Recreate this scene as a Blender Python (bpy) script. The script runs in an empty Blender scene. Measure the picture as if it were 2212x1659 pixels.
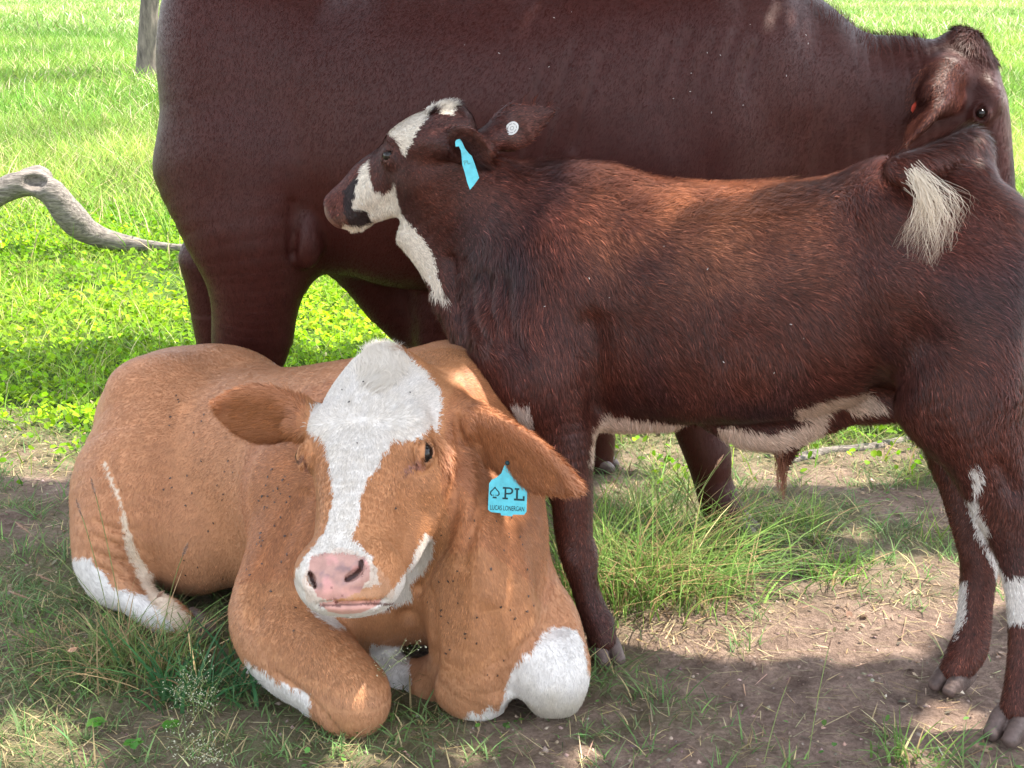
import bpy, math, time, numpy as np
from mathutils import Vector, Matrix
from concurrent.futures import ThreadPoolExecutor
R = math.radians
sc = bpy.context.scene
COL = sc.collection
# ------------------------------------------------------------------ camera
CAM = np.array([0.0, 0.0, 1.45]); PITCH = R(15.0); FPX = 3212.0; CX, CY = 1106.0, 829.5
cd = bpy.data.cameras.new('camera'); cam = bpy.data.objects.new('camera', cd); COL.objects.link(cam)
cam.location = CAM; cam.rotation_euler = (math.pi/2 - PITCH, 0, 0)
cd.sensor_width = 36.0; cd.lens = FPX/2212.0*36.0; cd.clip_start = 0.05; cd.clip_end = 2000
sc.camera = cam
# ------------------------------------------------------------------ sky, sun, exposure
SUN_EL, SUN_AZ = R(64.0), R(74.0)          # azimuth measured from +Y (away from the camera) towards +X
sdir = np.array([math.sin(SUN_AZ)*math.cos(SUN_EL), math.cos(SUN_AZ)*math.cos(SUN_EL), math.sin(SUN_EL)])
w = bpy.data.worlds.new('World'); sc.world = w; w.use_nodes = True
nt = w.node_tree; nt.nodes.clear()
wo = nt.nodes.new('ShaderNodeOutputWorld'); wb = nt.nodes.new('ShaderNodeBackground'); ws = nt.nodes.new('ShaderNodeTexSky')
ws.sky_type = 'NISHITA'; ws.sun_disc = False; ws.sun_elevation = SUN_EL; ws.sun_rotation = SUN_AZ
wb.inputs['Strength'].default_value = 0.15
hs = nt.nodes.new('ShaderNodeHueSaturation'); hs.inputs['Saturation'].default_value = .35
nt.links.new(ws.outputs[0], hs.inputs['Color']); nt.links.new(hs.outputs[0], wb.inputs[0]); nt.links.new(wb.outputs[0], wo.inputs[0])
sl = bpy.data.lights.new('sun', 'SUN'); sl.energy = 3.3; sl.angle = R(0.6); sl.color = (1.0, 0.92, 0.79)
so = bpy.data.objects.new('sun', sl); COL.objects.link(so)
so.rotation_euler = Vector(-sdir).to_track_quat('-Z', 'Y').to_euler()
sc.view_settings.view_transform = 'Standard'; sc.view_settings.look = 'None'
sc.view_settings.gamma = 1.0; sc.view_settings.use_curve_mapping = False
sc.view_settings.exposure = 2.2
sc.cycles.max_bounces = 6; sc.cycles.diffuse_bounces = 4; sc.cycles.transmission_bounces = 4
rng = np.random.default_rng(7)

def P(px, py, Y):
    """point seen at pixel (px,py) of a 2212x1659 picture, at horizontal distance Y"""
    cx, cy = (px-CX)/FPX, (CY-py)/FPX
    c, s = math.cos(PITCH), math.sin(PITCH)
    d = np.array([cx, c + cy*s, -s + cy*c])
    return CAM + d*(Y/d[1])
def G(px, py):
    """ground point under pixel"""
    p = P(px, py, 1.0) - CAM
    return CAM + p*(-CAM[2]/p[2])
def proj(Q):
    Q = np.asarray(Q) - CAM; c, s = math.cos(PITCH), math.sin(PITCH)
    z = Q[..., 1]*c - Q[..., 2]*s; y = Q[..., 1]*s + Q[..., 2]*c
    return CX + FPX*Q[..., 0]/z, CY - FPX*y/z
def unit(v): v = np.asarray(v, float); return v/np.linalg.norm(v)

# ------------------------------------------------------------------ object bookkeeping
def tag(o, label=None, cat=None, group=None, kind=None):
    if label: o['label'] = label
    if cat: o['category'] = cat
    if group: o['group'] = group
    if kind: o['kind'] = kind
    return o
def empty(name, loc, label=None, cat=None, group=None):
    o = bpy.data.objects.new(name, None); COL.objects.link(o); o.location = loc; o.empty_display_size = .1
    return tag(o, label, cat, group)
def link(name, me, mat=None, parent=None):
    o = bpy.data.objects.new(name, me); COL.objects.link(o)
    if mat: me.materials.append(mat)
    if parent is not None:
        o.parent = parent
        if parent.parent is None: o.location = -parent.location   # geometry is written in world coordinates
    return o
def mesh_np(name, V, F, smooth=True, cols=None):
    """V (n,3); F (m,4) or (m,3) int array or list of arrays with different widths"""
    me = bpy.data.meshes.new(name)
    Fs = F if isinstance(F, list) and len(F) and np.ndim(F[0]) == 2 else [F]
    Fs = [np.asarray(f, dtype=np.int32) for f in Fs if len(f)]
    V = np.asarray(V, dtype=np.float32)
    me.vertices.add(len(V)); me.vertices.foreach_set('co', V.ravel())
    nl = sum(f.size for f in Fs); nf = sum(len(f) for f in Fs)
    me.loops.add(nl); me.polygons.add(nf)
    me.loops.foreach_set('vertex_index', np.concatenate([f.ravel() for f in Fs]))
    st, a = [], 0
    for f in Fs:
        st.append(a + np.arange(len(f), dtype=np.int32)*f.shape[1]); a += f.size
    me.polygons.foreach_set('loop_start', np.concatenate(st).astype(np.int32))
    me.update(calc_edges=True); me.validate()
    if smooth: me.polygons.foreach_set('use_smooth', np.ones(len(me.polygons), dtype=bool))
    if cols is not None:
        at = me.attributes.new('coat', 'FLOAT_COLOR', 'POINT')
        c = np.ones((len(V), 4), dtype=np.float32); c[:, :np.shape(cols)[1]] = cols
        at.data.foreach_set('color', c.ravel())
    return me

# ------------------------------------------------------------------ numpy value noise
def _hash(ix, iy, iz, seed):
    h = (ix*374761393 + iy*668265263 + iz*2147483647*3 + seed*1274126177) & 0xffffffff
    h = ((h ^ (h >> 13))*1274126177) & 0xffffffff
    h = ((h ^ (h >> 16))*2246822519) & 0xffffffff
    return ((h ^ (h >> 15)) & 0xffffff)/float(0xffffff)
def vnoise(Q, scale=1.0, seed=0):
    Q = np.asarray(Q, float)*scale; I = np.floor(Q).astype(np.int64); f = Q - I; f = f*f*(3-2*f)
    r = 0
    for dx in (0, 1):
        for dy in (0, 1):
            for dz in (0, 1):
                wgt = (f[:, 0] if dx else 1-f[:, 0])*(f[:, 1] if dy else 1-f[:, 1])*(f[:, 2] if dz else 1-f[:, 2])
                r = r + wgt*_hash(I[:, 0]+dx, I[:, 1]+dy, I[:, 2]+dz, seed)
    return r*2-1
def fbm(Q, scale, octv=3, seed=0):
    r, a = 0, 1.0
    for i in range(octv): r = r + a*vnoise(Q, scale*2**i, seed+i*17); a *= .5
    return r/1.75

# ------------------------------------------------------------------ implicit surface sculpting
def smin(a, b, k):
    h = np.maximum(k-np.abs(a-b), 0)/k
    return np.minimum(a, b) - h*h*k*.25
class Sculpt:
    def __init__(s): s.ops = []
    def add(s, segs, k=.03, sub=False):
        k = np.float32(k)
        lo = np.min([np.minimum(g['a'], g['b']) - g['m'] for g in segs], 0) - k*1.5 - .03
        hi = np.max([np.maximum(g['a'], g['b']) + g['m'] for g in segs], 0) + k*1.5 + .03
        s.ops.append(dict(segs=segs, k=k, sub=sub, lo=lo, hi=hi, sl=np.array([np.minimum(g['a'], g['b'])-g['m'] for g in segs]), sh=np.array([np.maximum(g['a'], g['b'])+g['m'] for g in segs])))
    def loft(s, st, lat, k=.03, sub=False, p=2.0, sub_n=4):
        """st: rows (x,y,z, half-width, half-height up, half-height down); lat: lateral axis"""
        st = np.array([list(r)+[r[4]] if len(r) == 5 else list(r) for r in st], float)
        st = catmull(st, sub_n) if len(st) > 2 else st
        lat = np.asarray(lat, float)
        lats = np.tile(unit(lat), (len(st), 1)) if lat.ndim == 1 else np.array([unit(l) for l in np.stack(
            [np.interp(np.linspace(0, 1, len(st)), np.linspace(0, 1, len(lat)), lat[:, i]) for i in range(3)], 1)])
        segs = []
        for i in range(len(st)-1):
            a, b = st[i], st[i+1]
            e = b[:3]-a[:3]; ln = np.linalg.norm(e)
            if ln < 1e-6: continue
            e = e/ln; u = lats[i] - e*np.dot(lats[i], e)
            u = unit(u); v = np.cross(u, e); v = v if (v[2] >= 0) else -v
            f4 = lambda z: np.asarray(z, np.float32)
            segs.append(dict(a=f4(a[:3]), b=f4(b[:3]), e=f4(e), ln=np.float32(ln), u=f4(u), v=f4(v), ra=f4(a[3:6]), rb=f4(b[3:6]), p=p, m=np.float32(max(a[3:6].max(), b[3:6].max()))))
        s.add(segs, k, sub)
    def tube(s, pts, k=.03, sub=False, lat=(1, .01, .02), flat=1.0, sub_n=4):
        s.loft([(x, y, z, r, r*flat) for x, y, z, r in pts], lat, k, sub, sub_n=sub_n)
    def blob(s, c, r, axes=None, k=.03, sub=False, p=2.0):
        """ellipsoid with radii r along axes"""
        ax = np.eye(3) if axes is None else np.array([unit(a) for a in axes])
        r = np.array([r]*3 if np.isscalar(r) else r, float); c = np.asarray(c, float)
        c = c.astype(np.float32); ax = ax.astype(np.float32); r = r.astype(np.float32)
        s.add([dict(a=c, b=c, e=ax[2], ln=0, u=ax[0], v=ax[1], ra=np.array([r[0], r[1], r[1]]), rb=None, p=p, rw=r[2], m=r.max())], k, sub)
    def warp(s, fn, lo, hi): s.ops.append(dict(fn=fn, lo=np.asarray(lo, float), hi=np.asarray(hi, float)))
    @staticmethod
    def seg_d(g, Q):
        q = Q - g['a']
        if g['ln'] > 0:
            t = np.clip(q @ g['e'], 0, g['ln']); q = q - t[:, None]*g['e']; t = t/g['ln']
            r = g['ra'] + t[:, None]*(g['rb']-g['ra']); rw = np.minimum(r[:, 0], np.minimum(r[:, 1], r[:, 2]))
        else:
            r = np.tile(g['ra'], (len(Q), 1)); rw = g['rw']
        U = np.abs(q @ g['u']); vv = q @ g['v']; W = np.abs(q @ g['e'])
        rv = np.where(vv > 0, r[:, 1], r[:, 2]); V = np.abs(vv); p = g['p']
        x, y, z = U/r[:, 0], V/rv, W/rw
        if p == 2.0:
            k0 = np.sqrt(x*x+y*y+z*z)+1e-6
            gr = np.sqrt((x/r[:, 0])**2+(y/rv)**2+(z/rw)**2)/k0
        else:
            k0 = (x**p+y**p+z**p)**(1/p)+1e-6
            gr = np.sqrt((x**(p-1)/r[:, 0])**2+(y**(p-1)/rv)**2+(z**(p-1)/rw)**2)*k0**(1-p)
        gr = np.maximum(gr, .25/np.minimum(r[:, 0], rv))
        return (k0-1)/gr
    def eval(s, Q, big=.12):
        Q = np.asarray(Q, np.float32)
        if len(Q) < 20000: return s._eval(Q, big)
        c = np.floor(Q/.22).astype(np.int64); key = (c[:, 0]+1000)*4000000+(c[:, 1]+1000)*2000+(c[:, 2]+500)
        order = np.argsort(key, kind='stable'); ks = key[order]
        cuts = np.flatnonzero(np.diff(ks))+1; keep, last = [], 0
        for q in cuts:
            if q-last > 9000: keep.append(q); last = q
        parts = np.split(order, keep); D = np.empty(len(Q), np.float32)
        def job(ix): D[ix] = s._eval(Q[ix], big)
        with ThreadPoolExecutor(4) as ex: list(ex.map(job, parts))
        return D
    def _eval(s, Q, big):
        D = np.full(len(Q), big, np.float32); qlo, qhi = Q.min(0), Q.max(0)
        oh = np.array([o['hi'] for o in s.ops]); ol = np.array([o['lo'] for o in s.ops])
        for oi in np.flatnonzero(np.all((oh >= qlo) & (ol <= qhi), 1)):
            o = s.ops[oi]
            idx = np.flatnonzero(np.all((Q > o['lo']) & (Q < o['hi']), 1))
            if not len(idx): continue
            q = Q[idx]
            if 'fn' in o: D[idx] += o['fn'](q).astype(np.float32); continue
            d = np.full(len(idx), big, np.float32)
            pad = o['k']*1.5+.03
            xl, xh = q.min(0), q.max(0)
            for gi in np.flatnonzero(np.all((o['sh']+pad >= xl) & (o['sl']-pad <= xh), 1)):
                g = o['segs'][gi]; a_, b_ = o['sl'][gi]-pad, o['sh'][gi]+pad
                if np.all(a_ <= xl) and np.all(b_ >= xh): d = np.minimum(d, s.seg_d(g, q)); continue
                j = np.flatnonzero((q[:, 0] > a_[0]) & (q[:, 0] < b_[0]) & (q[:, 1] > a_[1]) & (q[:, 1] < b_[1]) & (q[:, 2] > a_[2]) & (q[:, 2] < b_[2]))
                if len(j): d[j] = np.minimum(d[j], s.seg_d(g, q[j]))
            if o['sub']: D[idx] = -smin(-D[idx], d, o['k'])
            else: D[idx] = smin(D[idx], d, o['k'])
        return D
    def hit(s, px, py, y0=2.2, y1=4.6, back=0.0):
        """first point of the shape met by the ray through a pixel"""
        Y = np.arange(y0, y1, .004); Q = np.array([P(px, py, v) for v in (y0, y1)])
        Q = Q[0] + (Q[1]-Q[0])*((Y-y0)/(y1-y0))[:, None]; D = s.eval(Q); i = int(np.argmax(D < 0)) if (D < 0).any() else len(Y)//4
        return P(px, py, Y[i]+back)
    def groove(s, pts, k=.012, back=0.0, **kw):
        """carve along surface points given by pixels: rows (px, py, radius)"""
        s.tube([(*s.hit(a, b, back=back, **kw), r) for a, b, r in pts], k, sub=True, sub_n=3)
    def ridge(s, pts, k=.02, back=0.0, **kw):
        s.tube([(*s.hit(a, b, back=back, **kw), r) for a, b, r in pts], k, sub_n=3)
    def mesh(s, h, iters=2, smooth=None):
        add = [o for o in s.ops if 'fn' not in o and not o['sub']]
        lo = np.min([o['lo'] for o in add], 0)-h*2; hi = np.max([o['hi'] for o in add], 0)+h*2
        Rr = 4; H = h*Rr
        nb = np.ceil((hi-lo)/H).astype(int)
        ax = [lo[i]+H*(np.arange(nb[i])+.5) for i in range(3)]
        C = np.stack(np.meshgrid(*ax, indexing='ij'), -1).reshape(-1, 3)
        Dc = s.eval(C)
        act = np.flatnonzero(np.abs(Dc) < H*1.35)
        base = np.stack(np.unravel_index(act, nb), 1)
        D = np.repeat(np.repeat(np.repeat(Dc.reshape(nb), Rr, 0), Rr, 1), Rr, 2)
        off = np.stack(np.meshgrid(*[np.arange(Rr)]*3, indexing='ij'), -1).reshape(-1, 3)
        for ch in np.array_split(np.arange(len(act)), max(1, len(act)*64//1500000)):
            I = (base[ch][:, None, :]*Rr + off[None]).reshape(-1, 3)
            D[I[:, 0], I[:, 1], I[:, 2]] = s.eval(lo + h*(I+.5))
        # surface nets
        S = D < 0
        cnt = np.zeros(tuple(n-1 for n in D.shape), np.int8)
        for dx in (0, 1):
            for dy in (0, 1):
                for dz in (0, 1):
                    cnt += S[dx:D.shape[0]-1+dx, dy:D.shape[1]-1+dy, dz:D.shape[2]-1+dz]
        cells = np.flatnonzero(((cnt > 0) & (cnt < 8)).ravel())
        cs = cnt.shape; ci = np.stack(np.unravel_index(cells, cs), 1)
        acc = np.zeros((len(ci), 3)); n = np.zeros(len(ci))
        corners = {}
        for dx in (0, 1):
            for dy in (0, 1):
                for dz in (0, 1):
                    corners[(dx, dy, dz)] = D[ci[:, 0]+dx, ci[:, 1]+dy, ci[:, 2]+dz].astype(float)
        for a in corners:
            for i in range(3):
                if a[i]: continue
                b = list(a); b[i] = 1; da, db = corners[a], corners[tuple(b)]
                m = (da < 0) != (db < 0); t = np.where(m, da/np.where(m, da-db, 1), 0)
                pt = np.tile(np.array(a, float), (len(ci), 1)); pt[:, i] += t
                acc[m] += pt[m]; n[m] += 1
        V = lo + h*(ci+.5+acc/n[:, None])
        vid = np.full(np.prod(cs), -1, np.int32); vid[cells] = np.arange(len(cells))
        vid = vid.reshape(cs)
        F = []
        for i in range(3):
            j, k2 = [(1, 2), (2, 0), (0, 1)][i]
            sl0 = [slice(1, D.shape[q]-1) for q in range(3)]; sl1 = list(sl0); sl0[i] = slice(0, D.shape[i]-1); sl1[i] = slice(1, D.shape[i])
            A, B = S[tuple(sl0)], S[tuple(sl1)]
            e = np.argwhere(A != B); 
            inside = A[e[:, 0], e[:, 1], e[:, 2]]
            o0 = np.array([1, 1, 1]); o0[i] = 0; e = e+o0
            def g(dj, dk):
                q = e.copy(); q[:, j] -= dj; q[:, k2] -= dk
                return vid[q[:, 0], q[:, 1], q[:, 2]]
            quad = np.stack([g(1, 1), g(0, 1), g(0, 0), g(1, 0)], 1)
            quad[~inside] = quad[~inside][:, ::-1]
            F.append(quad[(quad >= 0).all(1)])
        F = np.concatenate(F)
        for it in range(iters):
            N = s.grad(V); V = V - N*np.clip(s.eval(V), -h, h)[:, None]*.9
        if smooth is not None:                      # relax the trunk, keep the head crisp
            E = np.concatenate([F[:, [0, 1]], F[:, [1, 2]], F[:, [2, 3]], F[:, [3, 0]]]); E = np.concatenate([E, E[:, ::-1]])
            wt = smooth(V)[:, None]; dg = np.maximum(np.bincount(E[:, 0], minlength=len(V)), 1)[:, None]
            for it in range(30):
                A = np.stack([np.bincount(E[:, 0], weights=V[E[:, 1], i], minlength=len(V)) for i in range(3)], 1)/dg
                V = V + (A-V)*wt*(.6 if it % 2 == 0 else .55)
        return V, F, s.grad(V)
    def grad(s, V, e=.0015):
        d0 = s.eval(V); g = np.stack([s.eval(V+np.eye(3)[i]*e)-d0 for i in range(3)], 1).astype(float)
        return g/np.maximum(np.linalg.norm(g, axis=1), 1e-9)[:, None]
def refine(V, F, sel, S=None):
    """split the selected quads in four; their neighbours take the mid points as extra corners"""
    n = len(V); E = np.stack([F, np.roll(F, -1, 1)], -1); Es = np.sort(E, -1)
    key = Es[..., 0].astype(np.int64)*n + Es[..., 1]
    uk = np.unique(key[sel]); mid = n + np.arange(len(uk))
    pos = np.minimum(np.searchsorted(uk, key), len(uk)-1); has = uk[pos] == key; M = np.where(has, mid[pos], -1)
    Vm = (V[uk//n] + V[uk % n])*.5
    fc = np.flatnonzero(sel); Vc = V[F[fc]].mean(1); ic = n+len(uk)+np.arange(len(fc))
    Fs, Ms = F[fc], M[fc]
    q = [np.stack([Fs[:, i], Ms[:, i], ic, Ms[:, (i+3) % 4]], 1) for i in range(4)]
    out = {4: q}
    un = np.flatnonzero(~sel); cnt = has[un].sum(1)
    out[4].append(F[un[cnt == 0]])
    for i in un[cnt > 0]:
        r = []
        for j in range(4):
            r.append(F[i, j])
            if M[i, j] >= 0: r.append(M[i, j])
        out.setdefault(len(r), []).append(np.array([r]))
    V2 = np.concatenate([V, Vm, Vc])
    if S is not None:
        new = np.unique(np.concatenate(q).ravel())
        for it in range(2): g = S.grad(V2[new]); V2[new] -= g*np.clip(S.eval(V2[new]), -.01, .01)[:, None]*.9
    return V2, [np.concatenate(v) for k, v in sorted(out.items())]
def catmull(A, n):
    A = np.asarray(A, float); out = []
    for i in range(len(A)-1):
        p0, p1, p2, p3 = A[max(i-1, 0)], A[i], A[i+1], A[min(i+2, len(A)-1)]
        for t in np.arange(n)/n:
            out.append(.5*((2*p1)+(-p0+p2)*t+(2*p0-5*p1+4*p2-p3)*t*t+(-p0+3*p1-3*p2+p3)*t**3))
    out.append(A[-1]); return np.array(out)

# ------------------------------------------------------------------ a head in its own frame: l sideways, n down the face, f out of the forehead
class Frame:
    def __init__(s, o, n, f, L, wide=1.0):
        s.o = np.asarray(o, float); s.n = unit(n); f = np.asarray(f, float); s.f = unit(f-s.n*np.dot(f, s.n))
        s.l = np.cross(s.f, s.n); s.L = L; s.wide = wide
    def p(s, l, n, f): return s.o + s.L*(l*s.wide*s.l + n*s.n + f*s.f)
    def st(s, l, n, f, hw, hu, hd=None):
        q = s.p(l, n, f); return (q[0], q[1], q[2], hw*s.L*s.wide, hu*s.L, (hu if hd is None else hd)*s.L)
    def local(s, Q):
        q = (np.asarray(Q)-s.o)/s.L; return q@s.l/s.wide, q@s.n, q@s.f
    @property
    def axes(s): return (s.l, s.f, s.n)
def sculpt_head(S, T, eye_open=.5, kk=1.0):
    L = T.L; ax = T.axes
    def lf(rows, k, sub=False, p=2.0): S.loft([T.st(*r) for r in rows], T.l, k*L*kk, sub, p)
    def bl(c, r, k, sub=False, p=2.0, axes=None): S.blob(T.p(*c), np.array(r)*L, axes or ax, k*L*kk, sub, p)
    lf([(0, .00, -.17, .13, .11), (0, .07, -.155, .185, .15), (0, .17, -.145, .205, .165), (0, .29, -.145, .208, .17), (0, .40, -.15, .185, .165),
        (0, .52, -.155, .148, .148), (0, .65, -.16, .122, .128), (0, .77, -.165, .118, .112), (0, .87, -.17, .132, .108), (0, .935, -.18, .125, .10)], .06, p=2.5)
    lf([(0, .20, -.34, .12, .12), (0, .32, -.36, .125, .12), (0, .45, -.345, .105, .105), (0, .60, -.315, .088, .085), (0, .76, -.29, .082, .065), (0, .86, -.275, .082, .05)], .08)
    for sg in (-1, 1):
        bl((sg*.115, .27, -.27), (.085, .12, .17), .08)                 # masseter
        bl((sg*.155, .29, -.035), (.05, .045, .075), .06)               # brow
        bl((sg*.175, .365, -.10), (.052, .06, .062), .04)               # orbit
        bl((sg*.10, .62, -.19), (.045, .06, .14), .06)                  # cheek
        bl((sg*.088, .885, -.185), (.062, .085, .075), .04)             # upper lip flank
        # nostril : comma shaped hollow with a raised wing
        bl((sg*.092, .925, -.105), (.040, .035, .04), .03)
        lf([(sg*.052, .968, -.135, .012, .014), (sg*.078, .955, -.118, .019, .020), (sg*.102, .925, -.095, .015, .016)], .012, sub=True)
        # mouth corner line
        lf([(sg*.02, .995, -.232, .02, .009), (sg*.085, .95, -.232, .02, .009), (sg*.122, .86, -.232, .022, .009), (sg*.118, .74, -.235, .02, .007)], .012, sub=True)
    bl((0, .955, -.145), (.085, .075, .05), .04)                        # nose pad
    bl((0, .935, -.205), (.10, .035, .05), .03)
    bl((0, .925, -.275), (.078, .034, .052), .025)                      # lower lip and chin
    lf([(0, 1.012, -.13, .006, .006), (0, .995, -.215, .007, .007)], .02, sub=True)   # philtrum
def eye_centre(T, sg): l, n, f, _ = getattr(T, 'eye', (.196, .365, -.092, 1)); return T.p(sg*l, n, f)
def sculpt_eye(S, T, sg, tilt=.0):
    c = eye_centre(T, sg); L = T.L*getattr(T, 'eye', (0, 0, 0, 1))[3]
    out = unit(T.l*sg*.86 + T.f*.5)
    al = unit(T.n*(.93)-T.f*.25+T.l*sg*-.1); al = unit(al-out*np.dot(al, out)); up = np.cross(out, al)
    S.blob(c, np.array([.044, .036, .040])*L, (al, up, out), .03*L)
    S.blob(c+out*.032*L, np.array([.042, .019, .032])*L, (al, up, out), .008*L, sub=True)
    if np.dot(up, T.f) < 0: up = -up
    for q, rr in ((1, .0095), (-1, .007)):
        S.tube([(*(c+al*s*.048*L+up*q*(.0225*(1-s*s)+.001)*L+out*(.034-.016*s*s)*L), rr*L*(1-.5*abs(s))) for s in (-1, -.6, -.2, .2, .6, 1)], .006*L, sub_n=2)
    S.tube([(*(c+al*s*.05*L+up*(.040-.018*s*s)*L+out*(.022-.014*s*s)*L), .012*L*(1-.5*abs(s))) for s in (-1, -.5, 0, .5, 1)], .012*L, sub_n=2)
    return c, out, al, up
def sculpt_ear(S, base, tip, width, face, thick=.010, cup=.6, k=.02, root=.045, droop=0.0, prof=None):
    """leaf shaped ear; face = direction the hollow looks at"""
    base, tip = np.asarray(base, float), np.asarray(tip, float)
    a = tip-base; ln = np.linalg.norm(a); a = a/ln
    fc = unit(np.asarray(face, float)-a*np.dot(face, a)); wv = np.cross(a, fc)
    prof = prof or [(-.08, .45), (.08, .55), (.25, .82), (.45, 1.0), (.62, .97), (.78, .78), (.9, .5), (.99, .15)]
    rows = []
    for t, q in prof:
        c = base+a*ln*t + np.array([0, 0, -droop])*math.sin(min(max(t, 0), 1)*math.pi)*.0 + np.array([0, 0, -droop])*max(t, 0)**2
        th = thick*(2.6 if t < .1 else 1.8 if t < .3 else 1.0)
        rows.append((c[0]-fc[0]*th, c[1]-fc[1]*th, c[2]-fc[2]*th, width*q, th*1.35))
    S.loft(rows, wv, k)
    S.tube([(*(base-a*.05), root), (*(base+a*ln*.12), root*.72)], k*1.5)
    # hollow
    hrows = [(*(base+a*ln*t+fc*(thick*.5)+np.array([0, 0, -droop])*t*t), width*q*.62, thick*cup) for t, q in prof[2:-1]]
    S.loft(hrows, wv, thick*.8, sub=True)
# ================================================================== ANIMAL SHAPES
def pr(px, py, Y, *r): q = P(px, py, Y); return (q[0], q[1], q[2])+r

PT = [(-.08, .5), (.05, .62), (.2, .85), (.38, 1.0), (.55, .92), (.7, .72), (.85, .42), (.96, .18)]
# ------------------------------------------------------------------ tan heifer lying down, facing the camera
def solve_nose(p0, px, py, L, Y0, Y1):
    best = None
    for Y in np.linspace(Y0, Y1, 200):
        q = P(px, py, Y); e = abs(np.linalg.norm(q-p0)-L)
        if best is None or e < best[0]: best = (e, q)
    return best[1]
def shape_heifer():
    S = Sculpt()
    lat = unit((.68, .73, 0))
    # trunk
    S.loft([(-.06, 2.99, .30, .12, .25, .24), (-.13, 3.07, .31, .185, .32, .28), (-.20, 3.16, .33, .225, .34, .30), (-.36, 3.30, .33, .24, .285, .31), (-.54, 3.45, .30, .265, .255, .29),
            (-.70, 3.58, .29, .26, .24, .28), (-.84, 3.70, .30, .225, .25, .28), (-.95, 3.79, .26, .14, .18, .2)], lat, .06, p=2.3)
    for hp in ((-.90, 3.52, .50), (-.72, 3.70, .46)): S.blob(hp, (.085, .085, .06), k=.1)      # hip bones
    # shoulders
    S.blob(P(655, 1110, 3.05), (.10, .16, .17), (lat, (-.73, .68, 0), (0, .1, 1)), .12)
    S.blob(P(690, 1250, 2.96), (.12, .10, .12), k=.10)
    S.blob((-.33, 3.02, .30), (.10, .17, .24), (lat, (-.73, .68, 0), (0, .15, 1)), .10)
    S.blob((-.09, 3.21, .38), (.06, .14, .22), (lat, (-.73, .68, 0), (0, 0, 1)), .10)
    S.blob((-.10, 3.20, .56), (.07, .13, .10), (lat, (-.73, .68, 0), (0, 0, 1)), .09)          # withers
    # chest and brisket falling to the ground between the knees
    S.loft([(-.14, 3.0, .50, .11, .13), (-.08, 2.93, .40, .11, .15), (-.06, 2.87, .28, .12, .16), (-.05, 2.84, .16, .12, .15), (-.075, 2.83, .07, .10, .10)], (1, .1, 0), .07)
    # neck
    S.loft([(-.12, 3.16, .50, .15, .17), (-.13, 3.04, .53, .135, .175), (-.165, 2.94, .53, .12, .165), (-.20, 2.86, .53, .11, .15)], (.9, .35, 0), .06)
    S.blob((-.33, 3.00, .26), (.09, .12, .16), (lat, (-.73, .68, 0), (0, .15, 1)), .10)
    S.loft([(-.15, 2.86, .50, .05, .12), (-.10, 2.83, .38, .05, .12), (-.06, 2.80, .26, .055, .12), (-.05, 2.80, .16, .06, .10)], (1, .2, 0), .08)    # dewlap
    # near hind leg: thigh, stifle, hock, cannon, foot
    S.loft([(-.88, 3.58, .37, .14, .20), (-.93, 3.45, .31, .12, .20), (-.94, 3.37, .21, .105, .16), (-.955, 3.33, .13, .085, .11)], lat, .07)
    S.blob((-.80, 3.38, .17), (.10, .17, .15), (lat, (-.73, .68, 0), (0, 0, 1)), .07)
    S.tube([(-.97, 3.36, .13, .07), (-.955, 3.30, .085, .062), (-.89, 3.24, .075, .05), (-.85, 3.20, .06, .042), (-.80, 3.17, .05, .044), (-.765, 3.15, .04, .036)], .03)
    # far hind leg poking beneath
    S.tube([(-.62, 3.75, .2, .12), (-.5, 3.72, .12, .10)], .08)
    # near foreleg: elbow, forearm, knee, cannon folded back
    S.tube([pr(650, 1200, 3.01, .10), pr(595, 1325, 2.93, .098), pr(632, 1400, 2.85, .094), pr(700, 1450, 2.79, .088), pr(752, 1500, 2.75, .080)], .05, flat=1.1)
    S.blob(P(770, 1515, 2.735), (.060, .062, .072), k=.035)
    S.tube([pr(740, 1555, 2.76, .040), pr(680, 1545, 2.82, .036), pr(620, 1500, 2.90, .034), pr(560, 1465, 2.99, .038), pr(540, 1450, 3.03, .034)], .012)
    # far foreleg
    S.tube([(-.01, 3.0, .20, .09), (.04, 2.92, .165, .085), (.07, 2.86, .13, .082), (.08, 2.81, .10, .078)], .05, flat=1.1)
    S.blob(P(1203, 1458, 2.80), (.070, .066, .084), k=.035)
    S.blob(P(1150, 1430, 2.80), (.04, .05, .06), k=.03)
    S.tube([(.08, 2.83, .05, .05), (.03, 2.90, .04, .036), (-.06, 2.93, .04, .034), (-.14, 2.94, .04, .036)], .012)
    S.tube([pr(960, 1470, 2.88, .05), pr(885, 1470, 2.93, .045), pr(800, 1440, 3.0, .04)], .04)
    # head
    pol = P(817, 782, 2.88)
    T = Frame(pol, (-.133, -.80, -.57), (-.214, -.53, .82), .505, 1.16); T.eye = (.197, .405, -.080, 1.15)
    sculpt_head(S, T)
    S.blob(T.p(0, .0, -.12), np.array([.10, .08, .07])*.48, T.axes, .04)
    # ears
    Lside = -1 if proj(T.p(-.2, .14, -.2))[0] < proj(T.p(.2, .14, -.2))[0] else 1   # Lside: sign whose side shows on the left
    S.blob(P(900, 1045, 2.80), (.05, .07, .09), T.axes, .06); S.blob(P(872, 1170, 2.70), (.035, .045, .07), T.axes, .05)   # cheek and jaw on the far side
    S.blob(P(905, 1010, 2.755), (.03, .03, .05), T.axes, .05)
    S.blob(T.p(.10, .86, -.20), np.array([.085, .11, .085])*T.L, T.axes, .05); S.blob(T.p(-.10, .87, -.20), np.array([.065, .10, .08])*T.L, T.axes, .05); S.blob(T.p(.02, .90, -.30), np.array([.11, .05, .06])*T.L, T.axes, .03)
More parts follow.
